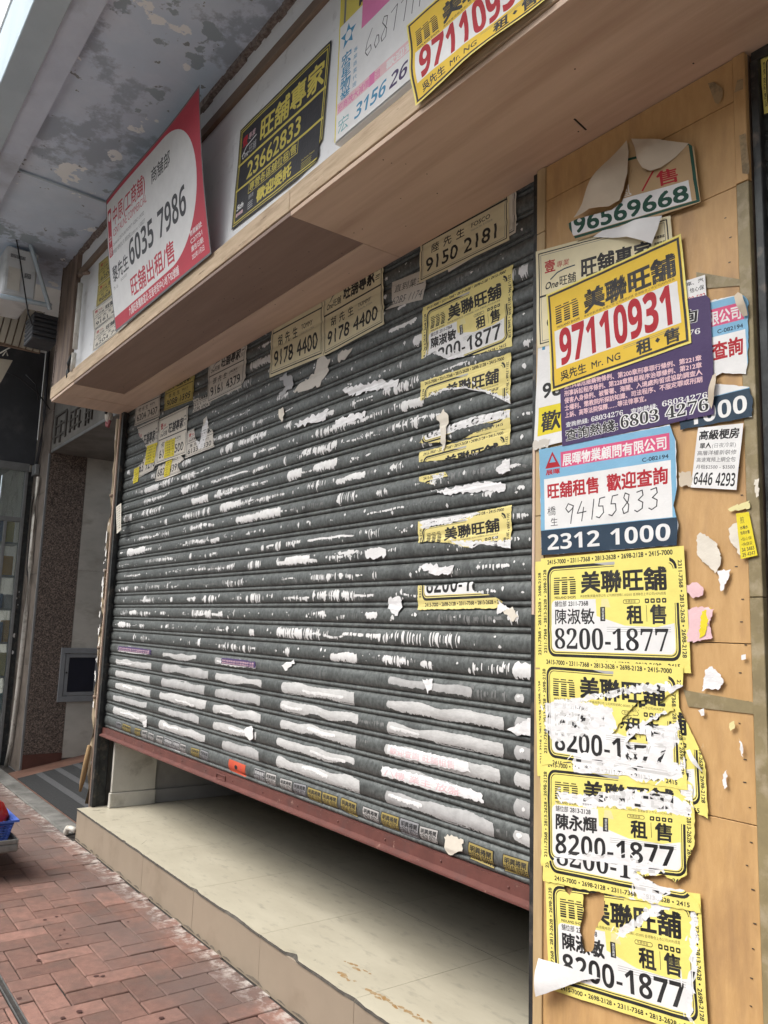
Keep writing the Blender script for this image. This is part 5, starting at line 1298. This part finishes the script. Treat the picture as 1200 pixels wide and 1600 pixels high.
on_pillar(MB2, ((854, 1366), (1096, 1396), (1110, 1624), (860, 1545)), 'lowest yellow poster with a folded white corner on the pillar', seed=66, lift=0.003,
          peel=(((963, 1456), (1000, 1430), (1030, 1404), (1062, 1398), (1078, 1404), (1050, 1416), (1020, 1432), (972, 1464)), ((1076, 1404), (1090, 1420), (1092, 1500), (1082, 1590), (1074, 1580), (1082, 1490), (1080, 1430))),
          holes=(((913, 1396), (946, 1392), (947, 1428), (934, 1448), (928, 1484), (916, 1488), (908, 1452), (914, 1426)), ((884, 1378), (897, 1384), (893, 1398), (886, 1392))))
on_pillar(goldsheet(), ((882, 275), (1086, 222), (1100, 318), (894, 379)), 'tan poster with green phone number curling off the top of the pillar', seed=67, lift=0.0088, jg=0,
          out=((984, 226), (990, 222), (1004, 254), (1016, 272), (1032, 268), (1078, 226), (1088, 232), (1099, 318), (1040, 338), (960, 358), (926, 372), (905, 378), (889, 352), (905, 344), (960, 330), (976, 318), (986, 290)))
on_pillar(waterflyer(), ((1152, 803), (1172, 800), (1186, 868), (1160, 874)), 'yellow flyer remnant at the right batten of the pillar', seed=68, lift=0.0025)
# --- on the sign box
FA = [tuple(p) for p in W4(((376, 204), (518, 62), (503, 250), (362, 360)), 1.40)]
hang('poster', blackboard(), None, SY - .002, 'black and yellow letting board with white logo on the white sign front', 'poster', 'posters on the sign front', disp=wrinkle(.002, 5, 3), grid=(12, 8), world=FA, seed=71, out=[(0, 0), (56, 0), (62, .8), (70, 1.2), (71.5, 3.5), (71, 7), (73.2, 8.5), (74, 47), (0, 47)])
def banner_disp(x, z, u, v): return .113 * v + .012 * math.sin(math.pi * v) + .008 * math.sin(5 * u + 1) * v
hang('poster', banner(), None, 1.352, 'large red and white banner leaning out from the sign front', 'banner', disp=banner_disp, grid=(16, 10), world=[(-4.505, 3.905), (-3.205, 3.905), (-3.205, 3.128), (-4.505, 3.135)], seed=72)
bl = onY(523, 224, 1.372)
hang('poster', starsheet(), None, 1.3725, 'white and pink poster with handwritten number on a thick board', 'poster', 'posters on the sign front', disp=wrinkle(.0008, 5, 5), grid=(10, 12), world=[(bl.x, bl.z + .59), (bl.x + .56, bl.z + .59), (bl.x + .56, bl.z), (bl.x, bl.z)], seed=73)
BD = thing('backing_board', 'thick white board under the pink poster on the sign front', 'board', (bl.x + .3, 1.39, bl.z))
box('board', bl.x - .003, bl.x + .563, 1.374, 1.404, bl.z - .004, bl.z + .595, SIGNW, BD, .003)
def fold4(x, z, u, v): return .0015 + .012 * math.sin(3 * u + 4 * v) ** 2 * (1 - v) + .02 * max(0, .12 - v) + .004 * noise.noise(Vector((x * 9, z * 9, 4)))
hang('poster', nine711(), ((636, 41), (840, -140), (858, -2), (650, 166)), 1.352, 'strong yellow poster with red number sagging over the plywood edge', 'poster', 'posters on the sign front', disp=fold4, grid=(16, 12), seed=74)
for k, (px, bg, nm, lb) in enumerate(((((155, 412), (203, 372), (203, 405), (154, 446)), 'yold', '6204 7437', 'dull yellow sheet high at the left end of the sign front'), (((154, 447), (203, 406), (202, 440), (151, 480)), 'yold', '9088 1595', 'dull yellow sheet below another at the left end of the sign front'), (((145, 486), (204, 442), (203, 474), (147, 516)), 'offw', '9161 4379', 'white sheet third from the top at the left end of the sign front'), (((148, 517), (203, 475), (202, 506), (145, 549)), 'offw', '6204 7437', 'lowest white sheet at the left end of the sign front'))):
    hang('poster', onesheet('何先生', 'KEN', nm, bg), px, SY - .001, lb, 'poster', 'small sheets on the sign front', seed=80 + k, grid=(4, 4))
hang('poster', MB2, ((1191, 92), (1330, 10), (1330, 140), (1196, 180)), 1.8935, 'yellow poster on the right hand shutter at the picture edge', 'poster', seed=90, disp=wrinkle(.004, 5, 2))
NT = Sheet(8, 38, 'offw'); [NT.text(.8, 34 - k * 3.3, 2.4, '招租', 'black', w=6) for k in range(10)]
hang('poster', NT, ((182, 792), (190, 786), (190, 828), (183, 834)), 1.846, 'narrow white notice on the strip beside the left guide rail', 'notice', seed=91, grid=(2, 4))

# --- small stickers along the lowest slat
def pxx(X, Y, Z):
    p = Vector((X, Y, Z - CAMZ)); return 600 + FOC * p.dot(right) / p.dot(fwd)
def solveX(px, Y, Z):
    a, b = -7.0, -1.0
    for _ in range(40):
        m_ = (a + b) / 2
        if pxx(m_, Y, Z) < px: a = m_
        else: b = m_
    return a
def slat_disp(x, z, u, v): return prof(((z - ZB) / PITCH) % 1.0) + .0006
STN = ('first', 'second', 'third', 'fourth', 'fifth', 'sixth', 'seventh', 'eighth', 'ninth', 'tenth', 'eleventh', 'twelfth', 'thirteenth', 'fourteenth', 'fifteenth', 'sixteenth', 'seventeenth', 'eighteenth', 'nineteenth', 'twentieth', 'twenty-first', 'twenty-second', 'twenty-third', 'twenty-fourth', 'twenty-fifth', 'twenty-sixth')
DES = {b: sticker(n, t, b, f) for b, n, t, f in (('blkyel', '9140 1938', '明興捲閘', 'black'), ('sil', '9608 8971', '明興捲閘', 'black'), ('stw', '9608 8971', '明興捲閘', 'black'), ('blk2', '9110 3938', '明興捲閘', 'lgrey'))}
DES['big1'] = sticker('5508 8393', '明興捲閘', 'blkyel'); DES['big2'] = sticker('9140 1938', '明興捲閘', 'blkyel')
ROW = [(181, 189, 'sil'), (191, 204, 'blkyel'), (210, 219, 'blkyel'), (221, 229, 'stw'), (231, 240, 'stw'), (244, 254, 'stw'), (256, 269, 'blk2'), (270, 280, 'blk2'), (281, 290, 'stw'), (298, 311, 'blkyel'), (312, 325, 'sil'), (397, 413, 'blk2'), (415, 431, 'stw'), (437, 456, 'stw'), (458, 478, 'sil'), (480, 502, 'blkyel'), (503, 527, 'blkyel'), (532, 557, 'blkyel'), (566, 592, 'stw'), (595, 623, 'blkyel'), (624, 654, 'sil'), (655, 684, 'stw'), (731, 771, 'big1'), (785, 826, 'big2')]
cn = {'blkyel': 'gold', 'sil': 'grey', 'stw': 'white', 'blk2': 'black', 'big1': 'gold', 'big2': 'gold'}
for i, (a, b, d_) in enumerate(ROW):
    za, zb = .752 + RND.uniform(-.003, .004) + (.004 if a < 700 else 0), .811 + RND.uniform(-.004, .001)
    xa, xb = solveX(a, 1.902, .78), solveX(b, 1.902, .78); t_ = RND.uniform(-.003, .003)
    hang('sticker', DES[d_], None, SH_Y, 'small %s sticker above the red bar, %s from the left' % (cn[d_], STN[i]), 'sticker', 'stickers along the lowest slat', world=[(xa, zb + t_), (xb, zb - t_), (xb, za - t_), (xa, za + t_)], disp=slat_disp, grid=(2, 8), seed=100 + i, lift=.0004)
OR = Sheet(12, 7, 'orange'); OR.poly([(4.6, 2.4), (5.6, 2), (6.6, 3.2), (6.4, 4.6), (5.0, 5.0), (4.4, 3.8)], 'blk2'); OR.rect(8.4, 1.2, 8.9, 5.8, 'bred'); OR.rect(2, 1.6, 2.3, 5.4, 'bred')
xa, xb = solveX(357, 1.902, .78), solveX(383, 1.902, .78)
hang('sticker', OR, None, SH_Y, 'orange red sticker with a dark hole above the red bar', 'sticker', world=[(xa, .812), (xb, .808), (xb, .752), (xa, .756)], disp=slat_disp, grid=(2, 8), seed=140, lift=.0004)

need = set()
for d in QUEUE: need |= d['s'].glyphs()
load_glyphs(need)
for d in QUEUE: build_sheet(d)
# ------------------------------------------------------------------ torn paper left on the slats
SCR = mat('scraped_paper', (.53, .53, .52), (.43, .43, .42), .85, 26, bump=.15, bscale=110, stretch=(1, 1, 2.5))
SCR2 = mat('grey_glue_paper', (.43, .43, .425), (.34, .34, .335), .85, 26, bump=.1, bscale=110)
def strip_geom(k, xa, xb, tm, th, rag, gap, seed, step=.004, lift=.0013):
    """ragged paper band on slat k between xa and xb around height fraction tm, half height th; gap leaves comb-like breaks"""
    n = max(4, int((xb - xa) / step)); vs, fs = [], []; z0 = ZB + k * PITCH; prev = None
    hang_ = noise.noise(Vector((seed, 4, 2))) > -.15          # which edge is the torn one
    for i in range(n + 1):
        x = xa + (xb - xa) * i / n; f = i / n
        env = min(1, (min(f, 1 - f) * (xb - xa)) / .010)
        n1 = noise.noise(Vector((x * 95, seed, 1))) + .8 * noise.noise(Vector((x * 33, seed, 7))) + .5 * noise.noise(Vector((x * 210, seed, 17)))
        n2 = noise.noise(Vector((x * 60, seed, 3))) + .7 * noise.noise(Vector((x * 11, seed, 9)))
        drift = .14 * noise.noise(Vector((x * 7, seed, 21)))
        lowf = max(.3, .95 + .9 * noise.noise(Vector((x * 4.5, seed, 31)))); a_ = th * lowf * (1 + rag * 1.25 * n1); b2 = th * (1 + rag * .35 * n2) * (.6 + .4 * lowf)
        lo, hi = (a_, b2) if hang_ else (b2, a_)
        lo *= env; hi *= env
        if gap:
            c = noise.noise(Vector((x * 120, seed, 5))) + .7 * noise.noise(Vector((x * 31, seed, 11))) - gap
            if c <= 0: prev = None; continue
            q = min(1, c * 3.0); lo *= q; hi *= (.35 + .65 * q)
        b_, t_ = max(.27, tm + drift - lo), min(.97, tm + drift + hi)
        if t_ - b_ < .014: prev = None; continue
        cur = []
        for j in range(5):
            t = b_ + (t_ - b_) * j / 4; cur.append(len(vs)); vs.append((x, SH_Y - prof(t) - lift, z0 + t * PITCH))
        if prev:
            for j in range(4): fs.append((prev[j], cur[j], cur[j + 1], prev[j + 1]))
        prev = cur
    return vs, fs
ZREF = 1.05
COLS = [tuple(solveX(p, 1.902, ZREF) for p in c) for c in ((178, 236), (248, 325), (331, 409), (433, 568), (598, 792), (802, 832))]
ORD = {1: 'second', 2: 'third', 3: 'fourth', 4: 'fifth', 5: 'sixth', 6: 'seventh'}
CN = ('leftmost', 'second', 'third', 'fourth', 'fifth', 'sixth')
rs = random.Random(5)
FV, FF = [], []
def merge(vs, fs):
    n = len(FV); FV.extend(vs); FF.extend(tuple(i + n for i in f) for f in fs)
for k in range(1, 7):
    for c, (xa, xb) in enumerate(COLS):
        if k == 6 and c in (0, 3): continue
        L_ = xb - xa; a = xa + L_ * rs.uniform(0, .05); b = xb - L_ * rs.uniform(0, .08)
        if k == 6: b = a + L_ * rs.uniform(.4, .9)
        th = rs.uniform(.21, .31) if k < 6 else .17
        if c in (0, 2) and rs.random() < .2: a += L_ * rs.uniform(.1, .3)
        if c in (1, 3, 4) and rs.random() < .2: b -= L_ * rs.uniform(.05, .3)
        vs, fs = strip_geom(k, a, b, rs.uniform(.54, .66), th, .30, 0, k * 10 + c, step=.0025)
        if len(fs) < 8: continue
        nm = 'paper_strip'
        o = mesh(nm, vs, fs, SCR2 if rs.random() < .45 else SCR, None, smooth=True)
        tag(o, 'long torn paper strip on the %s slat from the bottom, %s from the left' % (ORD[k], CN[c]), 'paper', 'long paper strips on the lower slats')
        if rs.random() < .75:      # brighter fibres lying on the strip
            x_ = a + (b - a) * rs.uniform(0, .5); merge(*strip_geom(k, x_, x_ + (b - a) * rs.uniform(.25, .6), rs.uniform(.5, .72), .08, .8, .0, k * 31 + c, step=.003, lift=.0022))
for k in range(7, 28):
    for c, (xa, xb) in enumerate(COLS):
        ng = rs.choice((3, 4, 5, 6)) if not (c >= 4 and 7 < k < 22) else rs.choice((2, 3, 3))
        if k > 21 and c < 2: ng = 0
        if k > 20 and c >= 3: ng = min(ng, 1)
        for g_ in range(ng):
            L_ = rs.choice((.03, .05, .08, .12, .2, .3)) * rs.uniform(.7, 1.3); x_ = rs.uniform(xa - .1, max(xa, xb - L_ + .12)); mode = rs.random()
            if x_ + L_ > -1.76: continue
            vs, fs = strip_geom(k, x_, x_ + L_, rs.uniform(.52, .66), rs.choice((.06, .1, .15, .22, .28)), .9, rs.uniform(-.3, .05) if mode < .85 else 0, k * 57 + c * 7 + g_, step=.0025)
            merge(vs, fs)
    for q in range(34):     # single flecks
        x_ = rs.uniform(-5.8, -1.78); L_ = rs.uniform(.006, .02)
        merge(*strip_geom(k, x_, x_ + L_, rs.uniform(.4, .8), rs.uniform(.05, .17), .95, 0, k * 91 + q, step=.002))
GV, GF = [], []
for k in range(1, 28):       # grey glue smears
    for q in range(7):
        x_ = rs.uniform(-5.8, -1.95); L_ = rs.uniform(.05, .35)
        if x_ + L_ > -1.76: continue
        vs, fs = strip_geom(k, x_, x_ + L_, rs.uniform(.45, .7), rs.uniform(.04, .2), .95, rs.uniform(-.15, .25), k * 77 + q, step=.003, lift=.0008)
        n = len(GV); GV.extend(vs); GF.extend(tuple(i + n for i in f) for f in fs)
tag(mesh('glue_smears', GV, GF, mat('grey_smear', (.23, .235, .23), (.14, .145, .142), .8, 60), None, smooth=True), 'thin grey glue smears left along the shutter slats', 'glue smears', kind='stuff')
fl = mesh('paper_flecks', FV, FF, mat('white_fleck', (.74, .74, .73), (.62, .62, .61), .85, 30), None, smooth=True)
tag(fl, 'countless small white paper flecks left on the shutter slats', 'paper flecks', kind='stuff')

def sh_scrap(pts, c, label, lift=.0006, seed=0, extra=None):
    d0 = on_slats(.004, seed)
    f = (lambda x, z, u, v: d0(x, z, u, v) + extra(x, z)) if extra else d0
    # outline read on the crown plane, hung from the slat back plane
    P3 = [onY(x, y, 1.9) for x, y in pts]
    rnd = random.Random(seed); px = (P3[0] - onY(pts[0][0] + 1, pts[0][1], 1.9)).length
    q = jag([(p.x, p.z) for p in P3], 1.7 * px, 2.8 * px, rnd)
    vs = [Vector(p) for p in q]; n = len(vs); es = []
    x0, x1 = min(p[0] for p in q), max(p[0] for p in q); z0, z1 = min(p[1] for p in q), max(p[1] for p in q)
    ar = sum(a[0] * b[1] - a[1] * b[0] for a, b in zip(q, q[1:] + q[:1])); fs = [list(range(n)) if ar > 0 else list(range(n))[::-1]]
    for i in range(1, int((z1 - z0) / .008) + 1): m_ = len(vs); zz = z0 + i * .008; vs += [Vector((x0 - .01, zz)), Vector((x1 + .01, zz))]; es.append((m_, m_ + 1))
    V, F0, I0 = cdt_ids(vs, es, fs, 1e-6)
    F_ = [f_ for f_, of in zip(F0, I0) if of]; keep = sorted({i for f_ in F_ for i in f_}); rm = {a: b for b, a in enumerate(keep)}
    o = mesh('paper_scrap', [(V[i].x, SH_Y - lift - f(V[i].x, V[i].y, 0, 0), V[i].y) for i in keep], [[rm[i] for i in f_] for f_ in F_], INK[c], None, smooth=True)
    return tag(o, label, 'paper', 'torn scraps on the shutter')
SS = [
    (((458, 612), (467, 600), (490, 585), (496, 562), (508, 557), (516, 560), (511, 585), (500, 603), (480, 610)), 'grime', 'grimy crumpled scrap with faint red print below the twin cream sheets'),
    (((437, 590), (447, 582), (457, 588), (458, 602), (447, 612), (441, 622), (436, 615), (445, 604)), 'lgrey', 'curved grey scrap left of the faint red scrap'),
    (((528, 552), (540, 546), (551, 544), (543, 556), (530, 567)), 'grime', 'small grimy triangle under the right twin cream sheet'),
    (((460, 663), (480, 652), (500, 645), (514, 640), (508, 655), (486, 662), (465, 668)), 'fibre', 'long pale scrap in the upper middle of the shutter'),
    (((524, 655), (560, 645), (572, 642), (570, 652), (545, 660), (525, 667)), 'fibre', 'bright torn scrap right of the long pale scrap'),
    (((535, 610), (555, 602), (590, 596), (624, 592), (618, 606), (580, 612), (545, 618)), 'fibre', 'wide torn scrap left of the second yellow poster'),
    (((437, 640), (444, 636), (446, 648), (442, 660), (438, 655)), 'offw', 'small hanging tab in the upper left middle of the shutter'),
    (((672, 765), (690, 765), (725, 757), (760, 752), (790, 757), (788, 768), (750, 768), (700, 772)), 'fibre', 'ragged white scrap above the lone headline strip'),
    (((775, 735), (785, 720), (797, 716), (798, 736), (780, 741)), 'fibre', 'white scrap at the right end below the third yellow strip'),
    (((778, 938), (798, 952), (777, 960)), 'white', 'white folded triangle at the right end of the lowest yellow strip'),
    (((786, 955), (800, 948), (810, 964), (802, 971)), 'offw', 'loose pale tab below the white folded triangle'),
    (((655, 885), (668, 880), (700, 886), (710, 883), (704, 896), (680, 899)), 'fibre', 'white scrap with cut print above the lowest yellow strip'),
    (((570, 860), (590, 856), (603, 858), (602, 870), (573, 873)), 'white', 'small bright rectangle of paper in the centre of the shutter'),
    (((528, 864), (545, 858), (562, 862), (552, 866), (530, 868)), 'white', 'white oval scrap with a dark eye in the centre of the shutter'),
    (((608, 935), (626, 932), (628, 948), (622, 962), (612, 958), (606, 950)), 'fibre', 'white scrap left of the lowest yellow strip'),
    (((683, 650), (695, 640), (702, 648), (699, 672), (696, 706), (692, 704), (690, 670)), 'offw', 'curling paper tongue hanging below the second yellow poster'),
    (((440, 1040), (458, 1030), (460, 1038), (446, 1048)), 'white', 'small bright patch in the lower middle of the shutter'),
    (((660, 1062), (676, 1060), (675, 1078), (668, 1084)), 'fibre', 'white scrap with blue print low on the shutter'),
    (((790, 1140), (832, 1122), (832, 1150), (806, 1148)), 'fibre', 'white scrap at the right end of the lower slats'),
    (((694, 1308), (706, 1304), (724, 1312), (722, 1330), (706, 1336), (696, 1330)), 'offw', 'cream label torn at the edges beside the large gold sticker'),
    (((383, 1140), (395, 1135), (398, 1150), (393, 1157), (385, 1150)), 'white', 'hanging white tab above the stickers left of centre'),
    (((222, 1128), (230, 1124), (228, 1136), (224, 1136)), 'white', 'folded white tab above the leftmost stickers'),
]
for i, (p, c, lb) in enumerate(SS): sh_scrap(p, c, lb, seed=i, lift=.0008 + .0003 * (i % 3), extra=(lambda x, z: .006) if 'tongue' in lb or 'hanging' in lb else None)
def slat_print(sheet, k, c, f0, f1, label, t0=.36, t1=.86, seed=1):
    xa, xb = COLS[c]; a, b = xa + (xb - xa) * f0, xa + (xb - xa) * f1; z0 = ZB + k * PITCH
    rnd = random.Random(seed); o = jag([(0, .4), (sheet.W * .5, .1), (sheet.W, .8), (sheet.W * .97, sheet.H * .9), (sheet.W * .4, sheet.H), (0, sheet.H * .95)], .35, .7, rnd)
    d = dict(name='printed_strip', s=sheet, q=None, Y=SH_Y, label=label, cat='paper', group='printed strips on the lower slats', out=o, holes=(), peel=(), disp=slat_disp, grid=(3, 8), parent=None, world=[(a, z0 + t1 * PITCH), (b, z0 + t1 * PITCH), (b, z0 + t0 * PITCH), (a, z0 + t0 * PITCH)], seed=seed, lift=.0022)
    return d
def pr(W, bg, c, t, w): s_ = Sheet(W, 4, bg); s_.text(1, .9, 2.8, t, c, w=w, bold=.01); return s_
pv = Sheet(24, 4, 'white'); pv.rect(0, .8, 24, 4, 'purple'); [pv.text(.6, 1.0 + q * 1.2, 1.0, '條例查詢熱綫法院保釋程序治罪', 'lpink', w=22) for q in range(2)]
PS = [slat_print(pv, 6, 0, .05, .95, 'purple printed strip at the left end above the long white strips', seed=1), slat_print(pv, 6, 2, .15, .85, 'purple printed strip left of centre above the long white strips', seed=2),
      slat_print(pr(30, 'fibre', 'lpink', '歡迎查詢 旺舖租售', 24), 3, 4, .05, .75, 'torn strip with faint red writing on the fourth slat from the bottom', seed=3), slat_print(pr(34, 'fibre', 'lpink', '八樓 業主 放盤', 26), 2, 4, .0, .85, 'torn strip with faint red writing on the third slat from the bottom', seed=4)]
need = set()
for d in PS: need |= d['s'].glyphs()
load_glyphs(need)
for d in PS: build_sheet(d)
OV = Sheet(16, 5, 'white'); OV.ell(5, 2.6, 1.6, 1.2, 'blk2', 10); OV.ell(8.6, 2.6, 1.2, 1.0, 'blk2', 10)

# ------------------------------------------------------------------ scraps and curled corners on the pillar
PL = [
    (((1090, 838), (1096, 832), (1108, 838), (1122, 850), (1128, 866), (1126, 884), (1118, 896), (1108, 884), (1098, 878), (1090, 865)), 'offw', 'pale leaf shaped paper scrap on the pillar below the room notice'),
    (((1140, 825), (1148, 818), (1160, 812), (1166, 860), (1158, 868), (1146, 850), (1140, 838)), 'offw', 'pale scrap left of the yellow flyer remnant'),
    (((1138, 796), (1150, 790), (1172, 782), (1172, 795), (1142, 799)), 'ypale', 'small pale yellow strip of paper by the right batten'),
    (((1122, 892), (1143, 890), (1136, 912), (1129, 928), (1126, 910)), 'white', 'small white torn triangle on the pillar'),
    (((1074, 914), (1090, 910), (1100, 918), (1100, 930), (1086, 935), (1073, 926)), 'lpink', 'small pinkish scrap right of the clean yellow poster'),
    (((1074, 952), (1095, 948), (1118, 952), (1110, 975), (1115, 996), (1095, 1002), (1076, 1004)), 'lpink', 'pink printed remnant right of the clean yellow poster'),
    (((1098, 955), (1113, 950), (1104, 990), (1094, 998)), 'ymark', 'slanted yellow flyer remnant right of the clean yellow poster'),
    (((1104, 1046), (1114, 1041), (1128, 1055), (1132, 1066), (1124, 1078), (1110, 1076), (1098, 1080)), 'fibre', 'white fan shaped paper scrap above the brown tape'),
    (((1092, 1110), (1101, 1106), (1102, 1118), (1097, 1119)), 'white', 'tiny white scrap just below the brown tape'),
    (((1133, 1208), (1137, 1203), (1138, 1228), (1133, 1233), (1131, 1222)), 'white', 'small bright upright scrap on bare plywood'),
    (((1160, 1024), (1167, 1022), (1167, 1030), (1160, 1031)), 'white', 'tiny square scrap near the right batten'),
    (((1062, 738), (1082, 737), (1084, 760), (1064, 760)), 'bback', 'grey brown paper stain left of the room notice'),
    (((1180, 750), (1188, 748), (1188, 775), (1184, 778)), 'offw', 'narrow pale scrap on the right batten'),
    (((1141, 1130), (1149, 1126), (1150, 1138), (1143, 1142)), 'ypale', 'small yellowish dab on bare plywood'),
    (((1156, 1152), (1161, 1160), (1163, 1183), (1160, 1180)), 'white', 'thin white streak on bare plywood'),
    (((836, 690), (862, 686), (858, 700), (836, 704)), 'grime', 'grey tape end under the white sheet at the pillar edge'),
]
for i, (p, c, lb) in enumerate(PL): scrap_px('paper_scrap', p, PF - .004, c, lb, 'paper', 'scraps on the plywood pillar', lift=.0012 + .0002 * i, seed=i, amp=1.6, step=3)
def bulge(cx, cy, rad, h):
    c = onY(cx, cy, 1.857); r0 = rad
    return lambda x, z, u, v: .003 + h * math.exp(-(((x - c.x) ** 2 + (z - c.z) ** 2) / r0 ** 2))
BYN = {o['label']: o for o in bpy.data.objects if o.name.startswith('poster') and 'label' in o}
def curl(par, pts, c, h, name='curled_corner', cx=None, cy=None, rad=.05, lift=.008, amp=.25):
    cx = cx or sum(p[0] for p in pts) / len(pts); cy = cy or sum(p[1] for p in pts) / len(pts)
    o = scrap_px(name, pts, PF - .004, c, None, parent=BYN[par], lift=lift, disp=bulge(cx, cy, rad, h), amp=amp, step=6)
TANP = 'tan poster with green phone number curling off the top of the pillar'
curl(TANP, ((984, 222), (988, 240), (988, 275), (982, 300), (975, 317), (960, 327), (930, 331), (901, 343), (918, 322), (937, 292), (955, 262), (972, 238)), 'bback', .045, cx=950, cy=295, rad=.07, lift=.011)
curl(TANP, ((990, 219), (1030, 222), (1080, 226), (1060, 248), (1038, 266), (1024, 272), (1014, 268), (1004, 250)), 'bback', .03, cx=1020, cy=250, rad=.055)
curl(TANP, ((930, 372), (945, 362), (985, 354), (1040, 340), (1034, 362), (1025, 384), (990, 375)), 'white', .03, cx=1005, cy=365, rad=.06)
curl('lowest yellow poster with a folded white corner on the pillar', ((851, 1494), (870, 1500), (900, 1512), (942, 1527), (915, 1530), (885, 1541), (862, 1549), (847, 1554), (849, 1522)), 'white', .03, cx=858, cy=1530, rad=.07)
curl('yellow poster corner showing right of the torn yellow posters', ((1078, 1172), (1084, 1170), (1096, 1188), (1103, 1206), (1090, 1192)), 'white', .012, rad=.03)
curl('blue and white poster half hidden behind the purple sheet by the right batten', ((1150, 464), (1156, 458), (1164, 462), (1170, 478), (1171, 494), (1164, 496), (1158, 482)), 'bback', .014, rad=.025, lift=.004)
curl('purple poster with lines of pale text on the pillar', ((1117, 588), (1122, 584), (1123, 600), (1120, 622), (1115, 640), (1110, 628), (1113, 606)), 'bback', .008, rad=.03, lift=.006)
